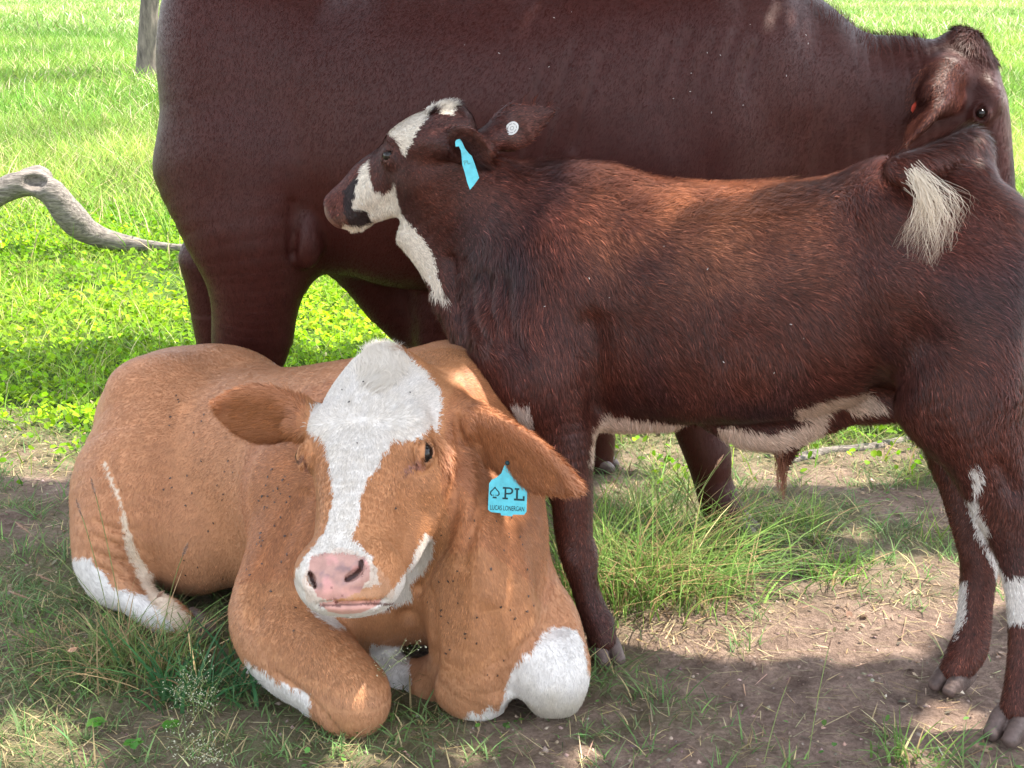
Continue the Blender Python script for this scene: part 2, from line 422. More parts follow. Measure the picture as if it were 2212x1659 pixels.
    S.blob(T.p(0, -.03, -.10), np.array([.11, .09, .07])*T.L, T.axes, .06)
    e1 = P(668, 925, 2.86); e2 = P(960, 900, 2.84)
    sculpt_ear(S, e1, P(476, 884, 2.85), .070, (-.12, -.85, -.30), thick=.011, k=.02, root=.036)
    sculpt_ear(S, e2, P(1238, 1074, 2.66), .070, (.10, -.85, -.40), thick=.011, k=.02, root=.040, droop=-.015)
    S.T = T; S.Lside = Lside
    # nostrils, lips
    S.ridge([(793, 1222, .012), (783, 1250, .012), (757, 1262, .010)], .012, .004, y1=2.8)
    S.ridge([(662, 1225, .009), (660, 1252, .010), (672, 1272, .008)], .012, .003, y1=2.8)
    S.groove([(781, 1216, .005), (778, 1230, .009), (766, 1243, .011), (752, 1251, .007)], .005, .006, y1=2.8)
    S.groove([(670, 1238, .004), (674, 1252, .009), (680, 1265, .005)], .005, .005, y1=2.8)
    S.blob(T.p(.0, .93, -.285), np.array([.085, .04, .055])*T.L, T.axes, .012)
    S.groove([(684, 1308, .003), (700, 1305, .006), (740, 1307, .007), (790, 1303, .007), (826, 1298, .006), (850, 1304, .004), (868, 1300, .002)], .008, .001, y1=2.8)
    S.eyes = [sculpt_eye(S, T, sg) for sg in (-1, 1)]
    # creases
    S.groove([(655, 1075, .003), (625, 1130, .006), (590, 1210, .007), (566, 1290, .006), (550, 1340, .004)], .04, -.004)
    S.groove([(985, 905, .006), (992, 960, .011), (990, 1030, .013), (978, 1100, .013), (955, 1170, .011), (925, 1235, .008), (905, 1270, .004)], .02, .002)
    S.groove([(1035, 960, .002), (1040, 1060, .005), (1020, 1150, .005), (1000, 1220, .003)], .03)
    S.groove([(1255, 1335, .005), (1212, 1345, .008), (1165, 1368, .010), (1125, 1425, .011), (1098, 1500, .009)], .025)
    for a_ in ((1168, 1400), (1154, 1425)): S.groove([(a_[0]-8, a_[1]-25, .002), (a_[0]+6, a_[1]+5, .005), (a_[0]+2, a_[1]+40, .005), (a_[0]-6, a_[1]+65, .002)], .008)
    S.groove([(600, 1455, .003), (655, 1500, .006), (705, 1550, .006), (735, 1585, .003)], .015)
    S.groove([(228, 1000, .002), (250, 1060, .006), (275, 1160, .009), (300, 1240, .010), (345, 1300, .008)], .03)
    for yy in (1140, 1172, 1205, 1236): S.groove([(205, yy-14, .002), (235, yy, .004), (270, yy+10, .003)], .012)
    S.groove([(880, 1330, .004), (875, 1400, .010), (862, 1480, .012), (850, 1540, .010)], .04)
    S.groove([(930, 1290, .003), (935, 1400, .006), (920, 1500, .005)], .05); S.groove([(1060, 1330, .003), (1075, 1420, .006), (1070, 1500, .004)], .04)
    S.warp(lambda q: .013*vnoise(q*np.array([1, .8, .20]), 17, 3)*np.clip((2.99-q[:, 1])/.05, 0, 1)*np.clip((q[:, 0]+.14)/.06, 0, 1)*np.clip((.5-q[:, 2])/.1, 0, 1), (-.2, 2.5, 0), (.3, 3.05, .6))
    return S

# ------------------------------------------------------------------ dark red calf standing, side on
def shape_calf():
    S = Sculpt()
    lat = unit((.40, .92, 0))
    def r(px, py, Y, hw, hu, hd=None): q = P(px, py, Y); return (q[0], q[1], q[2], hw, hu, hu if hd is None else hd)
    S.loft([r(1095, 620, 3.22, .09, .18, .17), r(1150, 625, 3.20, .15, .235, .22), r(1270, 640, 3.16, .185, .255, .24), r(1420, 655, 3.11, .205, .255, .245), r(1580, 660, 3.06, .215, .25, .245),
            r(1750, 640, 3.00, .205, .235, .235), r(1890, 610, 2.94, .185, .22, .22), r(1990, 580, 2.89, .175, .205, .24), r(2055, 580, 2.85, .155, .185, .23), r(2095, 600, 2.83, .11, .16, .2)], lat, .05, p=2.3)
    S.blob(P(1235, 420, 3.16), (.05, .12, .05), (lat, (-.92, .4, 0), (0, 0, 1)), .09)               # withers
    S.blob(P(1180, 700, 3.05), (.07, .12, .20), (lat, (-.92, .4, 0), (-.1, 0, 1)), .09)             # shoulder
    S.blob(P(1120, 790, 3.02), (.07, .10, .12), (lat, (-.92, .4, 0), (0, 0, 1)), .08)
    S.blob(P(1900, 420, 2.86), (.04, .08, .04), k=.09); S.blob(P(2070, 368, 2.86), (.05, .07, .04), k=.05)
    S.blob(P(2035, 368, 2.86), (.05, .06, .038), (lat, (-.92, .4, 0), (.0, 0, 1)), k=.03)
    S.blob(P(2095, 345, 2.88), (.035, .035, .035), k=.03)
    # neck
    S.loft([r(1180, 600, 3.17, .12, .22, .2), r(1125, 545, 3.17, .10, .20, .17), r(1055, 485, 3.17, .088, .155, .145), r(985, 430, 3.16, .078, .12, .13), r(950, 380, 3.15, .07, .10, .11)], lat, .05)
    S.loft([r(880, 510, 3.16, .02, .03), r(935, 570, 3.15, .022, .035), r(1005, 685, 3.15, .03, .05), r(1065, 785, 3.15, .05, .06)], lat, .04)   # dewlap
    S.loft([r(1290, 880, 3.10, .05, .05), r(1350, 893, 3.09, .05, .04), r(1440, 895, 3.08, .05, .03)], lat, .04)
    # near foreleg
    S.tube([pr(1200, 800, 3.05, .095), pr(1210, 890, 3.045, .078), pr(1222, 980, 3.04, .058), pr(1235, 1080, 3.045, .045), pr(1240, 1160, 3.05, .040), pr(1250, 1200, 3.05, .040), pr(1262, 1260, 3.05, .030),
            pr(1280, 1320, 3.05, .032), pr(1292, 1345, 3.045, .034), pr(1300, 1375, 3.04, .031)], .035, lat=(.9, .4, 0), flat=1.0)
    # far foreleg
    S.tube([pr(1130, 810, 3.28, .085), pr(1130, 900, 3.30, .06), pr(1130, 1060, 3.32, .045), pr(1130, 1130, 3.33, .04), pr(1130, 1230, 3.33, .03), pr(1130, 1290, 3.33, .034), pr(1128, 1318, 3.32, .03)], .035)
    # near hind leg
    S.loft([r(2032, 620, 2.76, .09, .145), r(2048, 760, 2.74, .09, .135), r(2080, 860, 2.72, .08, .115), r(2120, 960, 2.72, .062, .085), r(2148, 1050, 2.73, .047, .062), r(2178, 1130, 2.74, .040, .053),
            r(2198, 1200, 2.74, .034, .042), r(2207, 1290, 2.73, .027, .030), r(2210, 1400, 2.72, .026, .028), r(2208, 1480, 2.71, .033, .034), r(2200, 1525, 2.70, .034, .034)], (.35, .93, 0), .05)
    S.blob(P(2030, 850, 2.77), (.05, .07, .09), (lat, (-.92, .4, 0), (0, 0, 1)), .07)               # stifle
    S.blob(P(2225, 1110, 2.77), (.025, .035, .035), k=.03)                                          # hock point
    # far hind leg
    S.loft([r(2080, 740, 2.96, .09, .15), r(2070, 860, 2.97, .08, .10), r(2060, 960, 2.97, .055, .062), r(2085, 1050, 2.96, .042, .052), r(2108, 1130, 2.95, .038, .050), r(2115, 1210, 2.94, .032, .040),
            r(2108, 1300, 2.93, .030, .034), r(2100, 1370, 2.92, .032, .036), r(2088, 1410, 2.91, .034, .038), r(2068, 1440, 2.90, .032, .034)], (.35, .93, 0), .04)
    # sheath and flank skin
    S.loft([r(1545, 900, 3.04, .03, .03), r(1620, 925, 3.02, .045, .045), r(1690, 925, 3.00, .045, .045), r(1760, 895, 2.98, .04, .045), r(1850, 850, 2.96, .04, .05)], lat, .03)
    S.tube([pr(1690, 935, 3.0, .03), pr(1695, 965, 3.0, .024), pr(1690, 990, 3.0, .014)], .02)
    S.tube([pr(1900, 860, 2.93, .05), pr(1950, 880, 2.9, .03)], .05)
    # tail root
    S.tube([pr(2085, 345, 2.92, .030), pr(2100, 322, 2.90, .032), pr(2090, 310, 2.86, .030), pr(2045, 330, 2.81, .028), pr(1990, 352, 2.76, .026), pr(1945, 362, 2.73, .024), pr(1935, 372, 2.71, .020), pr(1955, 384, 2.70, .018), pr(1978, 392, 2.695, .014)], .02)
    # head
    pol = P(953, 228, 3.15); L = .352
    T = Frame(pol, (-.767, .333, -.549), (-.532, .15, .833), L, 1.03)
    sculpt_head(S, T)
    S.blob(T.p(0, .0, -.10), np.array([.10, .08, .08])*L, T.axes, .03)
    S.blob(T.p(0, .24, -.05), np.array([.15, .07, .12])*L, T.axes, .04)
    S.blob(T.p(0, .90, -.165), np.array([.115, .105, .085])*L, T.axes, .04); S.blob(T.p(0, .88, -.285), np.array([.085, .05, .07])*L, T.axes, .02)
    S.blob(T.p(0, .66, -.14), np.array([.10, .11, .16])*L, T.axes, .05)
    sculpt_ear(S, P(950, 318, 3.08), P(1062, 330, 2.98), .050, (-.25, -.85, -.35), thick=.008, k=.015, root=.028)
    sculpt_ear(S, P(1050, 300, 3.22), P(1192, 240, 3.30), .048, (.25, .95, .1), thick=.008, k=.015, root=.024, prof=PT)
    S.eyes = [sculpt_eye(S, T, sg) for sg in (-1, 1)]; S.T = T
    kw = dict(y1=3.6)
    S.groove([(722, 445, .002), (720, 452, .006), (726, 458, .003)], .005, .001, **kw)
    S.groove([(722, 487, .002), (745, 496, .004), (775, 492, .004), (795, 484, .003)], .006, .0, **kw)
    S.groove([(1290, 880, .006), (1285, 800, .010), (1270, 700, .006)], .06, **kw); S.groove([(1895, 860, .006), (1930, 800, .012), (1985, 740, .006)], .07, **kw)
    S.groove([(2160, 1000, .003), (2190, 1060, .006)], .03, **kw)
    for a in (0, 1, 2, 3): S.groove([(975+a*38, 560+a*10, .002), (985+a*38, 640+a*10, .005), (1010+a*36, 720+a*10, .002)], .03, **kw)
    S.warp(lambda q: .005*fbm(q, 7, 2, 3), (-.6, 2.4, .55), (1.4, 3.6, 1.2))
    return S

# ------------------------------------------------------------------ big dark cow behind
def shape_cow():
    S = Sculpt()
    lat = unit((.10, .99, 0))
    def r(px, py, Y, hw, hu, hd=None): q = P(px, py, Y); return (q[0], q[1], q[2], hw, hu, hu if hd is None else hd)
    S.loft([r(570, 150, 4.18, .12, .28, .25), r(625, 190, 4.18, .20, .35, .32), r(700, 220, 4.17, .29, .38, .36), r(790, 250, 4.16, .34, .40, .40), r(900, 270, 4.12, .37, .42, .44), r(1100, 270, 4.10, .38, .42, .46),
            r(1300, 250, 4.06, .36, .42, .45), r(1480, 220, 4.04, .32, .40, .42), r(1620, 230, 4.02, .25, .33, .38)], lat, .08, p=2.3)
    S.loft([(*P(510, -120, 4.15), .20, .10), (*P(488, 0, 4.12), .22, .145), (*P(478, 110, 4.08), .22, .155), (*P(482, 220, 4.04), .21, .155), (*P(500, 330, 4.0), .19, .16)], lat, .10)
    S.blob(P(570, 300, 4.0), (.15, .20, .40), (lat, (1, -.1, 0), (0, .1, 1)), .12)                     # rump
    S.blob(P(1480, 330, 3.83), (.10, .20, .32), (lat, (1, -.1, 0), (.1, 0, 1)), .14)
    # neck
    S.loft([r(1500, 180, 4.02, .24, .30, .38), r(1660, 215, 3.99, .19, .225, .36), r(1800, 230, 3.96, .145, .205, .30), r(1930, 220, 3.94, .12, .175, .24), r(2030, 205, 3.92, .10, .15, .2)], lat, .08)
    S.loft([r(1700, 420, 3.97, .06, .16), r(1850, 420, 3.96, .06, .14), r(1950, 360, 3.95, .05, .10)], lat, .06)
    S.loft([r(1290, 10, 4.06, .09, .06), r(1420, -20, 4.05, .10, .09), r(1560, 40, 4.03, .07, .06), r(1680, 80, 4.0, .05, .04)], lat, .1)  # withers
    # near hind leg
    S.loft([r(500, 350, 3.96, .15, .21), r(530, 480, 3.93, .14, .17), r(548, 580, 3.93, .115, .128), r(550, 660, 3.94, .095, .112), r(545, 740, 3.96, .075, .105), r(530, 800, 3.98, .06, .085),
            r(520, 880, 4.0, .045, .055), r(520, 1010, 4.0, .045, .05), r(520, 1060, 4.0, .05, .05)], (.15, .98, 0), .08)
    S.tube([pr(450, 560, 4.36, .09), pr(465, 650, 4.38, .08), pr(475, 740, 4.4, .07), pr(470, 800, 4.4, .05), pr(470, 960, 4.4, .05)], .05)
    # far hind leg stepping forward, udder
    S.loft([r(700, 420, 4.18, .14, .16), r(790, 560, 4.24, .11, .10), r(860, 660, 4.28, .09, .085), r(930, 740, 4.3, .075, .075), r(935, 830, 4.3, .05, .05), r(935, 960, 4.3, .05, .05)], (.15, .98, 0), .05)
    S.blob(P(664, 515, 3.86), (.042, .05, .080), k=.02); 
    S.tube([pr(950, 640, 4.2, .09), pr(950, 720, 4.2, .075), pr(955, 800, 4.2, .06), pr(955, 950, 4.2, .05)], .05)
    # forelegs
    S.tube([pr(1470, 640, 3.93, .15), pr(1490, 790, 3.88, .10), pr(1505, 900, 3.86, .072), pr(1530, 985, 3.85, .062), pr(1540, 1040, 3.85, .052), pr(1560, 1100, 3.84, .056), pr(1578, 1128, 3.84, .05)], .06)
    S.tube([pr(1290, 600, 4.3, .14), pr(1285, 780, 4.34, .08), pr(1288, 900, 4.36, .06), pr(1290, 960, 4.38, .055), pr(1290, 990, 4.38, .05)], .06)
    # head
    pol = P(2126, 90, 3.92); L = .50
    T = Frame(pol, (.27, -.25, -.92), (.86, -.36, .30), L, 1.06)
    sculpt_head(S, T)
    S.blob(T.p(0, -.03, -.12), np.array([.11, .10, .085])*L, T.axes, .04)
    sculpt_ear(S, P(2032, 185, 3.80), P(1938, 316, 3.66), .050, (-.6, -.55, -.45), thick=.014, k=.025, root=.045, prof=PT)
    sculpt_ear(S, P(2125, 170, 4.05), P(2120, 280, 4.2), .06, (.6, .3, -.6), thick=.012, k=.02, root=.03)
    S.eyes = [sculpt_eye(S, T, sg) for sg in (-1, 1)]; S.T = T
    kw = dict(y0=3.2, y1=4.8)
    for a, (x0, y0, ln) in enumerate([(1440, 90, 120), (1490, 70, 90), (1545, 75, 130), (1590, 70, 90), (1640, 85, 110), (1300, 120, 200), (1240, 100, 240), (1180, 130, 220)]):
        S.groove([(x0, y0, .002), (x0-ln*.18, y0+ln*.5, .006), (x0-ln*.3, y0+ln, .002)], .02, -.005, **kw)
    S.groove([(634, 440, .003), (632, 490, .006), (630, 550, .004)], .03, -.003, **kw)
    S.warp(lambda q: .018*fbm(q, 3.0, 3, 3)+.004*np.sin(q[:, 0]*34+3*vnoise(q, 2, 5))*np.clip((q[:, 0]-.1)*2, 0, 1)*np.clip((1.5-q[:, 0])*3, 0, 1), (-1.5, 3.4, .5), (1.6, 4.7, 1.7))
    return S
# ================================================================== MATERIALS
def nodes(name):
    m = bpy.data.materials.new(name); m.use_nodes = True; t = m.node_tree; b = t.nodes['Principled BSDF']
    return m, t, b
def N(t, typ, **kw):
    n = t.nodes.new(typ)
    for k, v in kw.items():
        if k in n.inputs: n.inputs[k].default_value = v
        else: setattr(n, k, v)
    return n
def noise_tex(t, scale, detail=4, rough=.55, coord='Object'):
    tc = N(t, 'ShaderNodeTexCoord'); n = N(t, 'ShaderNodeTexNoise'); n.inputs['Scale'].default_value = scale
    n.inputs['Detail'].default_value = detail; n.inputs['Roughness'].default_value = rough
    t.links.new(tc.outputs[coord], n.inputs['Vector']); return n
def scale_col(t, col, fac, lo, hi):
    """colour multiplied by a factor between lo and hi"""
    mr = N(t, 'ShaderNodeMapRange'); mr.inputs['From Min'].default_value = .3; mr.inputs['From Max'].default_value = .7
    mr.inputs['To Min'].default_value = lo; mr.inputs['To Max'].default_value = hi; t.links.new(fac, mr.inputs['Value'])
    v = N(t, 'ShaderNodeVectorMath', operation='SCALE'); t.links.new(col, v.inputs[0]); t.links.new(mr.outputs[0], v.inputs['Scale'])
    return v.outputs[0]
def mat_coat(name, rough=.6, spec=.3, bump=.3, sheen=0.0, tint=(1, 1, 1), hair=False, trans=.25, bscale=260):
    m, t, b = nodes(name)
    a = N(t, 'ShaderNodeAttribute', attribute_name='coat'); col = a.outputs['Color']
    if not hair:
        n1 = noise_tex(t, 38, 5, .6); col = scale_col(t, col, n1.outputs[0], .82, 1.15)
        n2 = noise_tex(t, bscale, 4, .7); bm = N(t, 'ShaderNodeBump'); bm.inputs['Strength'].default_value = bump; bm.inputs['Distance'].default_value = .004
        t.links.new(n2.outputs[0], bm.inputs['Height']); t.links.new(bm.outputs[0], b.inputs['Normal'])
    t.links.new(col, b.inputs['Base Color']); b.inputs['Roughness'].default_value = rough
    if not hair:
        mr = N(t, 'ShaderNodeMapRange'); mr.inputs['To Min'].default_value = .26; mr.inputs['To Max'].default_value = rough; t.links.new(a.outputs['Alpha'], mr.inputs['Value']); t.links.new(mr.outputs[0], b.inputs['Roughness'])
    b.inputs['Specular IOR Level'].default_value = spec
    if sheen: b.inputs['Sheen Weight'].default_value = sheen; b.inputs['Sheen Roughness'].default_value = .5; b.inputs['Sheen Tint'].default_value = (*tint, 1)
    if hair:
        tr = N(t, 'ShaderNodeBsdfTranslucent'); t.links.new(col, tr.inputs['Color']); mx = N(t, 'ShaderNodeMixShader'); mx.inputs[0].default_value = trans
        o = t.nodes['Material Output']; t.links.new(b.outputs[0], mx.inputs[1]); t.links.new(tr.outputs[0], mx.inputs[2]); t.links.new(mx.outputs[0], o.inputs[0])
    return m
def mat_plain(name, col, rough=.6, spec=.4, var=.0, vscale=30, bump=0, bscale=80, trans=0, coat=0):
    m, t, b = nodes(name); b.inputs['Base Color'].default_value = (*col, 1); b.inputs['Roughness'].default_value = rough; b.inputs['Specular IOR Level'].default_value = spec
    if var:
        rgb = N(t, 'ShaderNodeRGB'); rgb.outputs[0].default_value = (*col, 1); n = noise_tex(t, vscale)
        t.links.new(scale_col(t, rgb.outputs[0], n.outputs[0], 1-var, 1+var), b.inputs['Base Color'])
    if bump:
        n2 = noise_tex(t, bscale, 5, .65); bm = N(t, 'ShaderNodeBump'); bm.inputs['Strength'].default_value = bump; bm.inputs['Distance'].default_value = .01
        t.links.new(n2.outputs[0], bm.inputs['Height']); t.links.new(bm.outputs[0], b.inputs['Normal'])
    if coat: b.inputs['Coat Weight'].default_value = coat; b.inputs['Coat Roughness'].default_value = .05
    if trans:
        tr = N(t, 'ShaderNodeBsdfTranslucent'); tr.inputs['Color'].default_value = (*col, 1); mx = N(t, 'ShaderNodeMixShader'); mx.inputs[0].default_value = trans
        o = t.nodes['Material Output']; t.links.new(b.outputs[0], mx.inputs[1]); t.links.new(tr.outputs[0], mx.inputs[2]); t.links.new(mx.outputs[0], o.inputs[0])
    return m
M_leaf = mat_coat('leaf', .55, .14, hair=True, trans=.38)      # reads the same per-vertex colour name
M_eye = mat_plain('eye', (.010, .007, .006), .12, .35)
M_hoof = mat_plain('hoof', (.11, .075, .065), .55, .4, .35, 60, .3, 90)
M_tag = mat_plain('blue_plastic', (.09, .50, .60), .42, .45, .14, 70)
M_ink = mat_plain('black_ink', (.012, .045, .055), .6, .3)

# ================================================================== COATS
def inpoly(x, y, poly):
    poly = np.asarray(poly, float); c = np.zeros(len(x), bool); n = len(poly)
    for i in range(n):
        x0, y0 = poly[i]; x1, y1 = poly[(i+1) % n]
        if y0 == y1: continue
        m = ((y0 > y) != (y1 > y)) & (x < (x1-x0)*(y-y0)/(y1-y0)+x0); c ^= m
    return c
def distline(x, y, pts):
    d = np.full(len(x), 1e9)
    for (x0, y0), (x1, y1) in zip(pts[:-1], pts[1:]):
        t = np.clip(((x-x0)*(x1-x0)+(y-y0)*(y1-y0))/((x1-x0)**2+(y1-y0)**2), 0, 1)
        d = np.minimum(d, np.hypot(x-x0-t*(x1-x0), y-y0-t*(y1-y0)))
    return d
def crop(pts, ox, oy, s): return [(ox+a*s, oy+b*s) for a, b in pts]
def mixc(c, m, col): m = np.clip(np.asarray(m, float), 0, 1)[:, None]; return c*(1-m)+np.asarray(col)*m
def jit(V, amp, sc=90, seed=3):
    x, y = proj(V); return x + amp*fbm(V, sc, 3, seed), y + amp*fbm(V, sc, 3, seed+50)
def front(V, Nn, lim=-.15): d = CAM-V; d /= np.linalg.norm(d, axis=1)[:, None]; return (Nn*d).sum(1) > lim
WHITE = (.64, .60, .555); CREAM = (.62, .50, .38)
HC = (442.4, 700.4, .4221); CC = (678.3, 177, .2933)
def coat_heifer(S, V, Nn):
    T = S.T; l, n, f = T.local(V); x, y = jit(V, 7, 120); ok = front(V, Nn); px_, py_ = proj(V)
    b = fbm(V, 4, 3, 9)[:, None]; c = np.array((.43, .20, .098))*(1+.16*b)
    hd = np.linalg.norm(V-T.p(0, .45, -.2), axis=1) < T.L*.85
    c = mixc(c, hd*.5, (.42, .19, .075))
    # darker shoulder of the neck and chest, paler flank low
    c = mixc(c, np.clip((.25-V[:, 2])*2, 0, .35), (.44, .24, .13))
    bl = crop([(860, 60), (720, 190), (640, 262), (560, 350), (490, 450), (492, 500), (520, 545), (600, 580), (622, 640), (645, 760), (655, 880), (640, 980), (620, 1050), (560, 1130), (500, 1190), (470, 1260), (450, 1330), (450, 1420), (520, 1460),
               (600, 1400), (900, 1330), (860, 1200), (800, 1130), (755, 1110), (770, 1060), (790, 970), (800, 880), (830, 800), (880, 740), (915, 660), (960, 590), (1080, 595), (1165, 510), (1180, 560), (1188, 680), (1200, 600), (1215, 420), (1195, 340), (1130, 250), (1020, 150), (940, 60)], *HC)
    w_ = inpoly(x, y, bl) & hd & ok & (n > -.12) & (np.abs(l) < .225)
    lip = inpoly(x, y, crop([(450, 1380), (590, 1400), (700, 1430), (900, 1420), (985, 1330), (1060, 1210), (1080, 1150), (1120, 1060), (1170, 1100), (1160, 1190), (1110, 1270), (1045, 1330), (1080, 1480), (1010, 1530), (900, 1500), (800, 1560), (640, 1550), (520, 1460)], *HC)) & (np.linalg.norm(V-T.p(0, .75, -.3), axis=1) < T.L*.55)
    knee = inpoly(x, y, [(1128, 1440), (1172, 1368), (1212, 1350), (1245, 1362), (1262, 1400), (1268, 1450), (1300, 1470), (1290, 1560), (1200, 1580), (1120, 1560), (1095, 1510)]) & (V[:, 1] < 3.0)
    bri = inpoly(x, y, [(985, 1580), (1015, 1535), (1040, 1545), (1055, 1522), (1075, 1540), (1105, 1450), (1140, 1400), (1150, 1470), (1110, 1590)]) | inpoly(x, y, [(800, 1390), (885, 1400), (890, 1580), (800, 1580)]) & (V[:, 1] > 2.83)
    can = inpoly(x, y, [(530, 1425), (600, 1470), (672, 1500), (668, 1550), (600, 1540), (520, 1480)])
    hoc = inpoly(x, y, [(100, 1230), (150, 1205), (190, 1205), (225, 1240), (240, 1270), (330, 1290), (380, 1360), (200, 1400), (110, 1360)]) & (V[:, 1] < 3.45)
    fl = distline(x, y, [(225, 1000), (262, 1090), (282, 1190), (335, 1285), (400, 1350)]) < 3+np.clip((y-1080)/14, 0, 16)
    c = mixc(c, (w_ | lip), WHITE); c = mixc(c, (knee | bri | can | hoc) & ok, (.66, .63, .60)); c = mixc(c, fl & ok & (V[:, 1] > 3), CREAM)
    wv_ = (w_ | lip)*np.clip(.5+1.2*fbm(V*np.array([1, 1, .45]), 70, 2, 77), 0, 1); c = mixc(c, wv_*.45, (.56, .50, .42))
    c = mixc(c, knee*np.clip((.10-V[:, 2])*9+.5*fbm(V, 25, 2, 5), 0, .6), (.36, .31, .22))
    mz = inpoly(x, y, crop([(560, 1180), (700, 1140), (840, 1190), (930, 1290), (970, 1350), (960, 1400), (840, 1400), (700, 1400), (600, 1420), (520, 1420), (500, 1300)], *HC)) & hd
    c = mixc(c, mz*.35, (.55, .36, .24))
    # nose leather and lips
    pk = inpoly(x*.6+proj(V)[0]*.4, y*.6+proj(V)[1]*.4, crop([(548, 1190), (620, 1168), (740, 1172), (815, 1192), (850, 1240), (840, 1310), (790, 1370), (700, 1405), (640, 1412), (580, 1400), (550, 1330), (530, 1260)], *HC)) & hd
    c = mixc(c, pk, (.42, .24, .20)); c = mixc(c, pk*np.clip(fbm(V, 55, 3, 8)*2.6-.1, 0, .75), (.25, .16, .16)); c = mixc(c, pk*np.clip(fbm(V, 30, 3, 18)*2.4-.5, 0, .8), (.66, .32, .30)); c = mixc(c, pk*np.clip((py_-1262)/25, 0, .6), (.62, .32, .27)); c = mixc(c, pk*(fbm(V, 160, 2, 28) > .62)*.7, (.12, .05, .04))
    lp = inpoly(*proj(V), crop([(585, 1425), (640, 1418), (760, 1415), (905, 1408), (880, 1440), (800, 1478), (700, 1485), (630, 1470)], *HC)) & hd
    c = mixc(c, lp*.9, (.60, .30, .25))
    dn = np.minimum(distline(px_, py_, [(781, 1214), (778, 1230), (766, 1243), (750, 1252)])/5.8, distline(px_, py_, [(669, 1236), (674, 1252), (681, 1267)])/4.2); c = mixc(c, np.clip((1.2-dn)*3, 0, 1)*hd, (.05, .018, .016))  # shade inside the nostrils painted dark into the colour
    c = mixc(c, (distline(px_, py_, [(690, 1308), (740, 1307), (790, 1304), (850, 1305)]) < 2.6)*hd*.85, (.12, .05, .045))
    c = mixc(c, np.clip(1.4-distline(px_, py_, [(905, 996), (888, 1008), (876, 1014)])/5, 0, .8)*hd, (.40, .20, .17)); c = mixc(c, np.clip(1.4-distline(px_, py_, [(900, 1003), (885, 1013), (868, 1020)])/3, 0, .7)*hd, (.12, .06, .05))
    c = mixc(c, np.clip(1.3-distline(px_, py_, [(652, 985), (660, 1000), (668, 1015)])/4, 0, .7)*hd, (.14, .07, .055))
    # skin round the eyes
    for cc, out, al, up in S.eyes:
        q = V-cc; d = np.sqrt(((q@al)/(.040*T.L*1.1))**2+((q@up)/(.023*T.L*1.1))**2+((q@out-.01)/(.05*T.L))**2)
        c = mixc(c, np.clip((1.2-d)*2.5, 0, .75), (.13, .07, .055)); 
        q2 = q-al*.052*T.L; c = mixc(c, (np.linalg.norm(q2, axis=1) < .016*T.L)*.7, (.5, .26, .22))
    # hollow of the ears a bit darker, rim paler
    ear = (np.abs(l) > .24) & (n < .6) & (n > -.3) & (np.linalg.norm(V-T.p(0, .2, -.2), axis=1) < T.L*.95)
    c = mixc(c, ear*.5, (.33, .12, .05)); S.wet = np.clip(pk*1.+lp*.8, 0, 1)
    return np.clip(c, .004, .85)
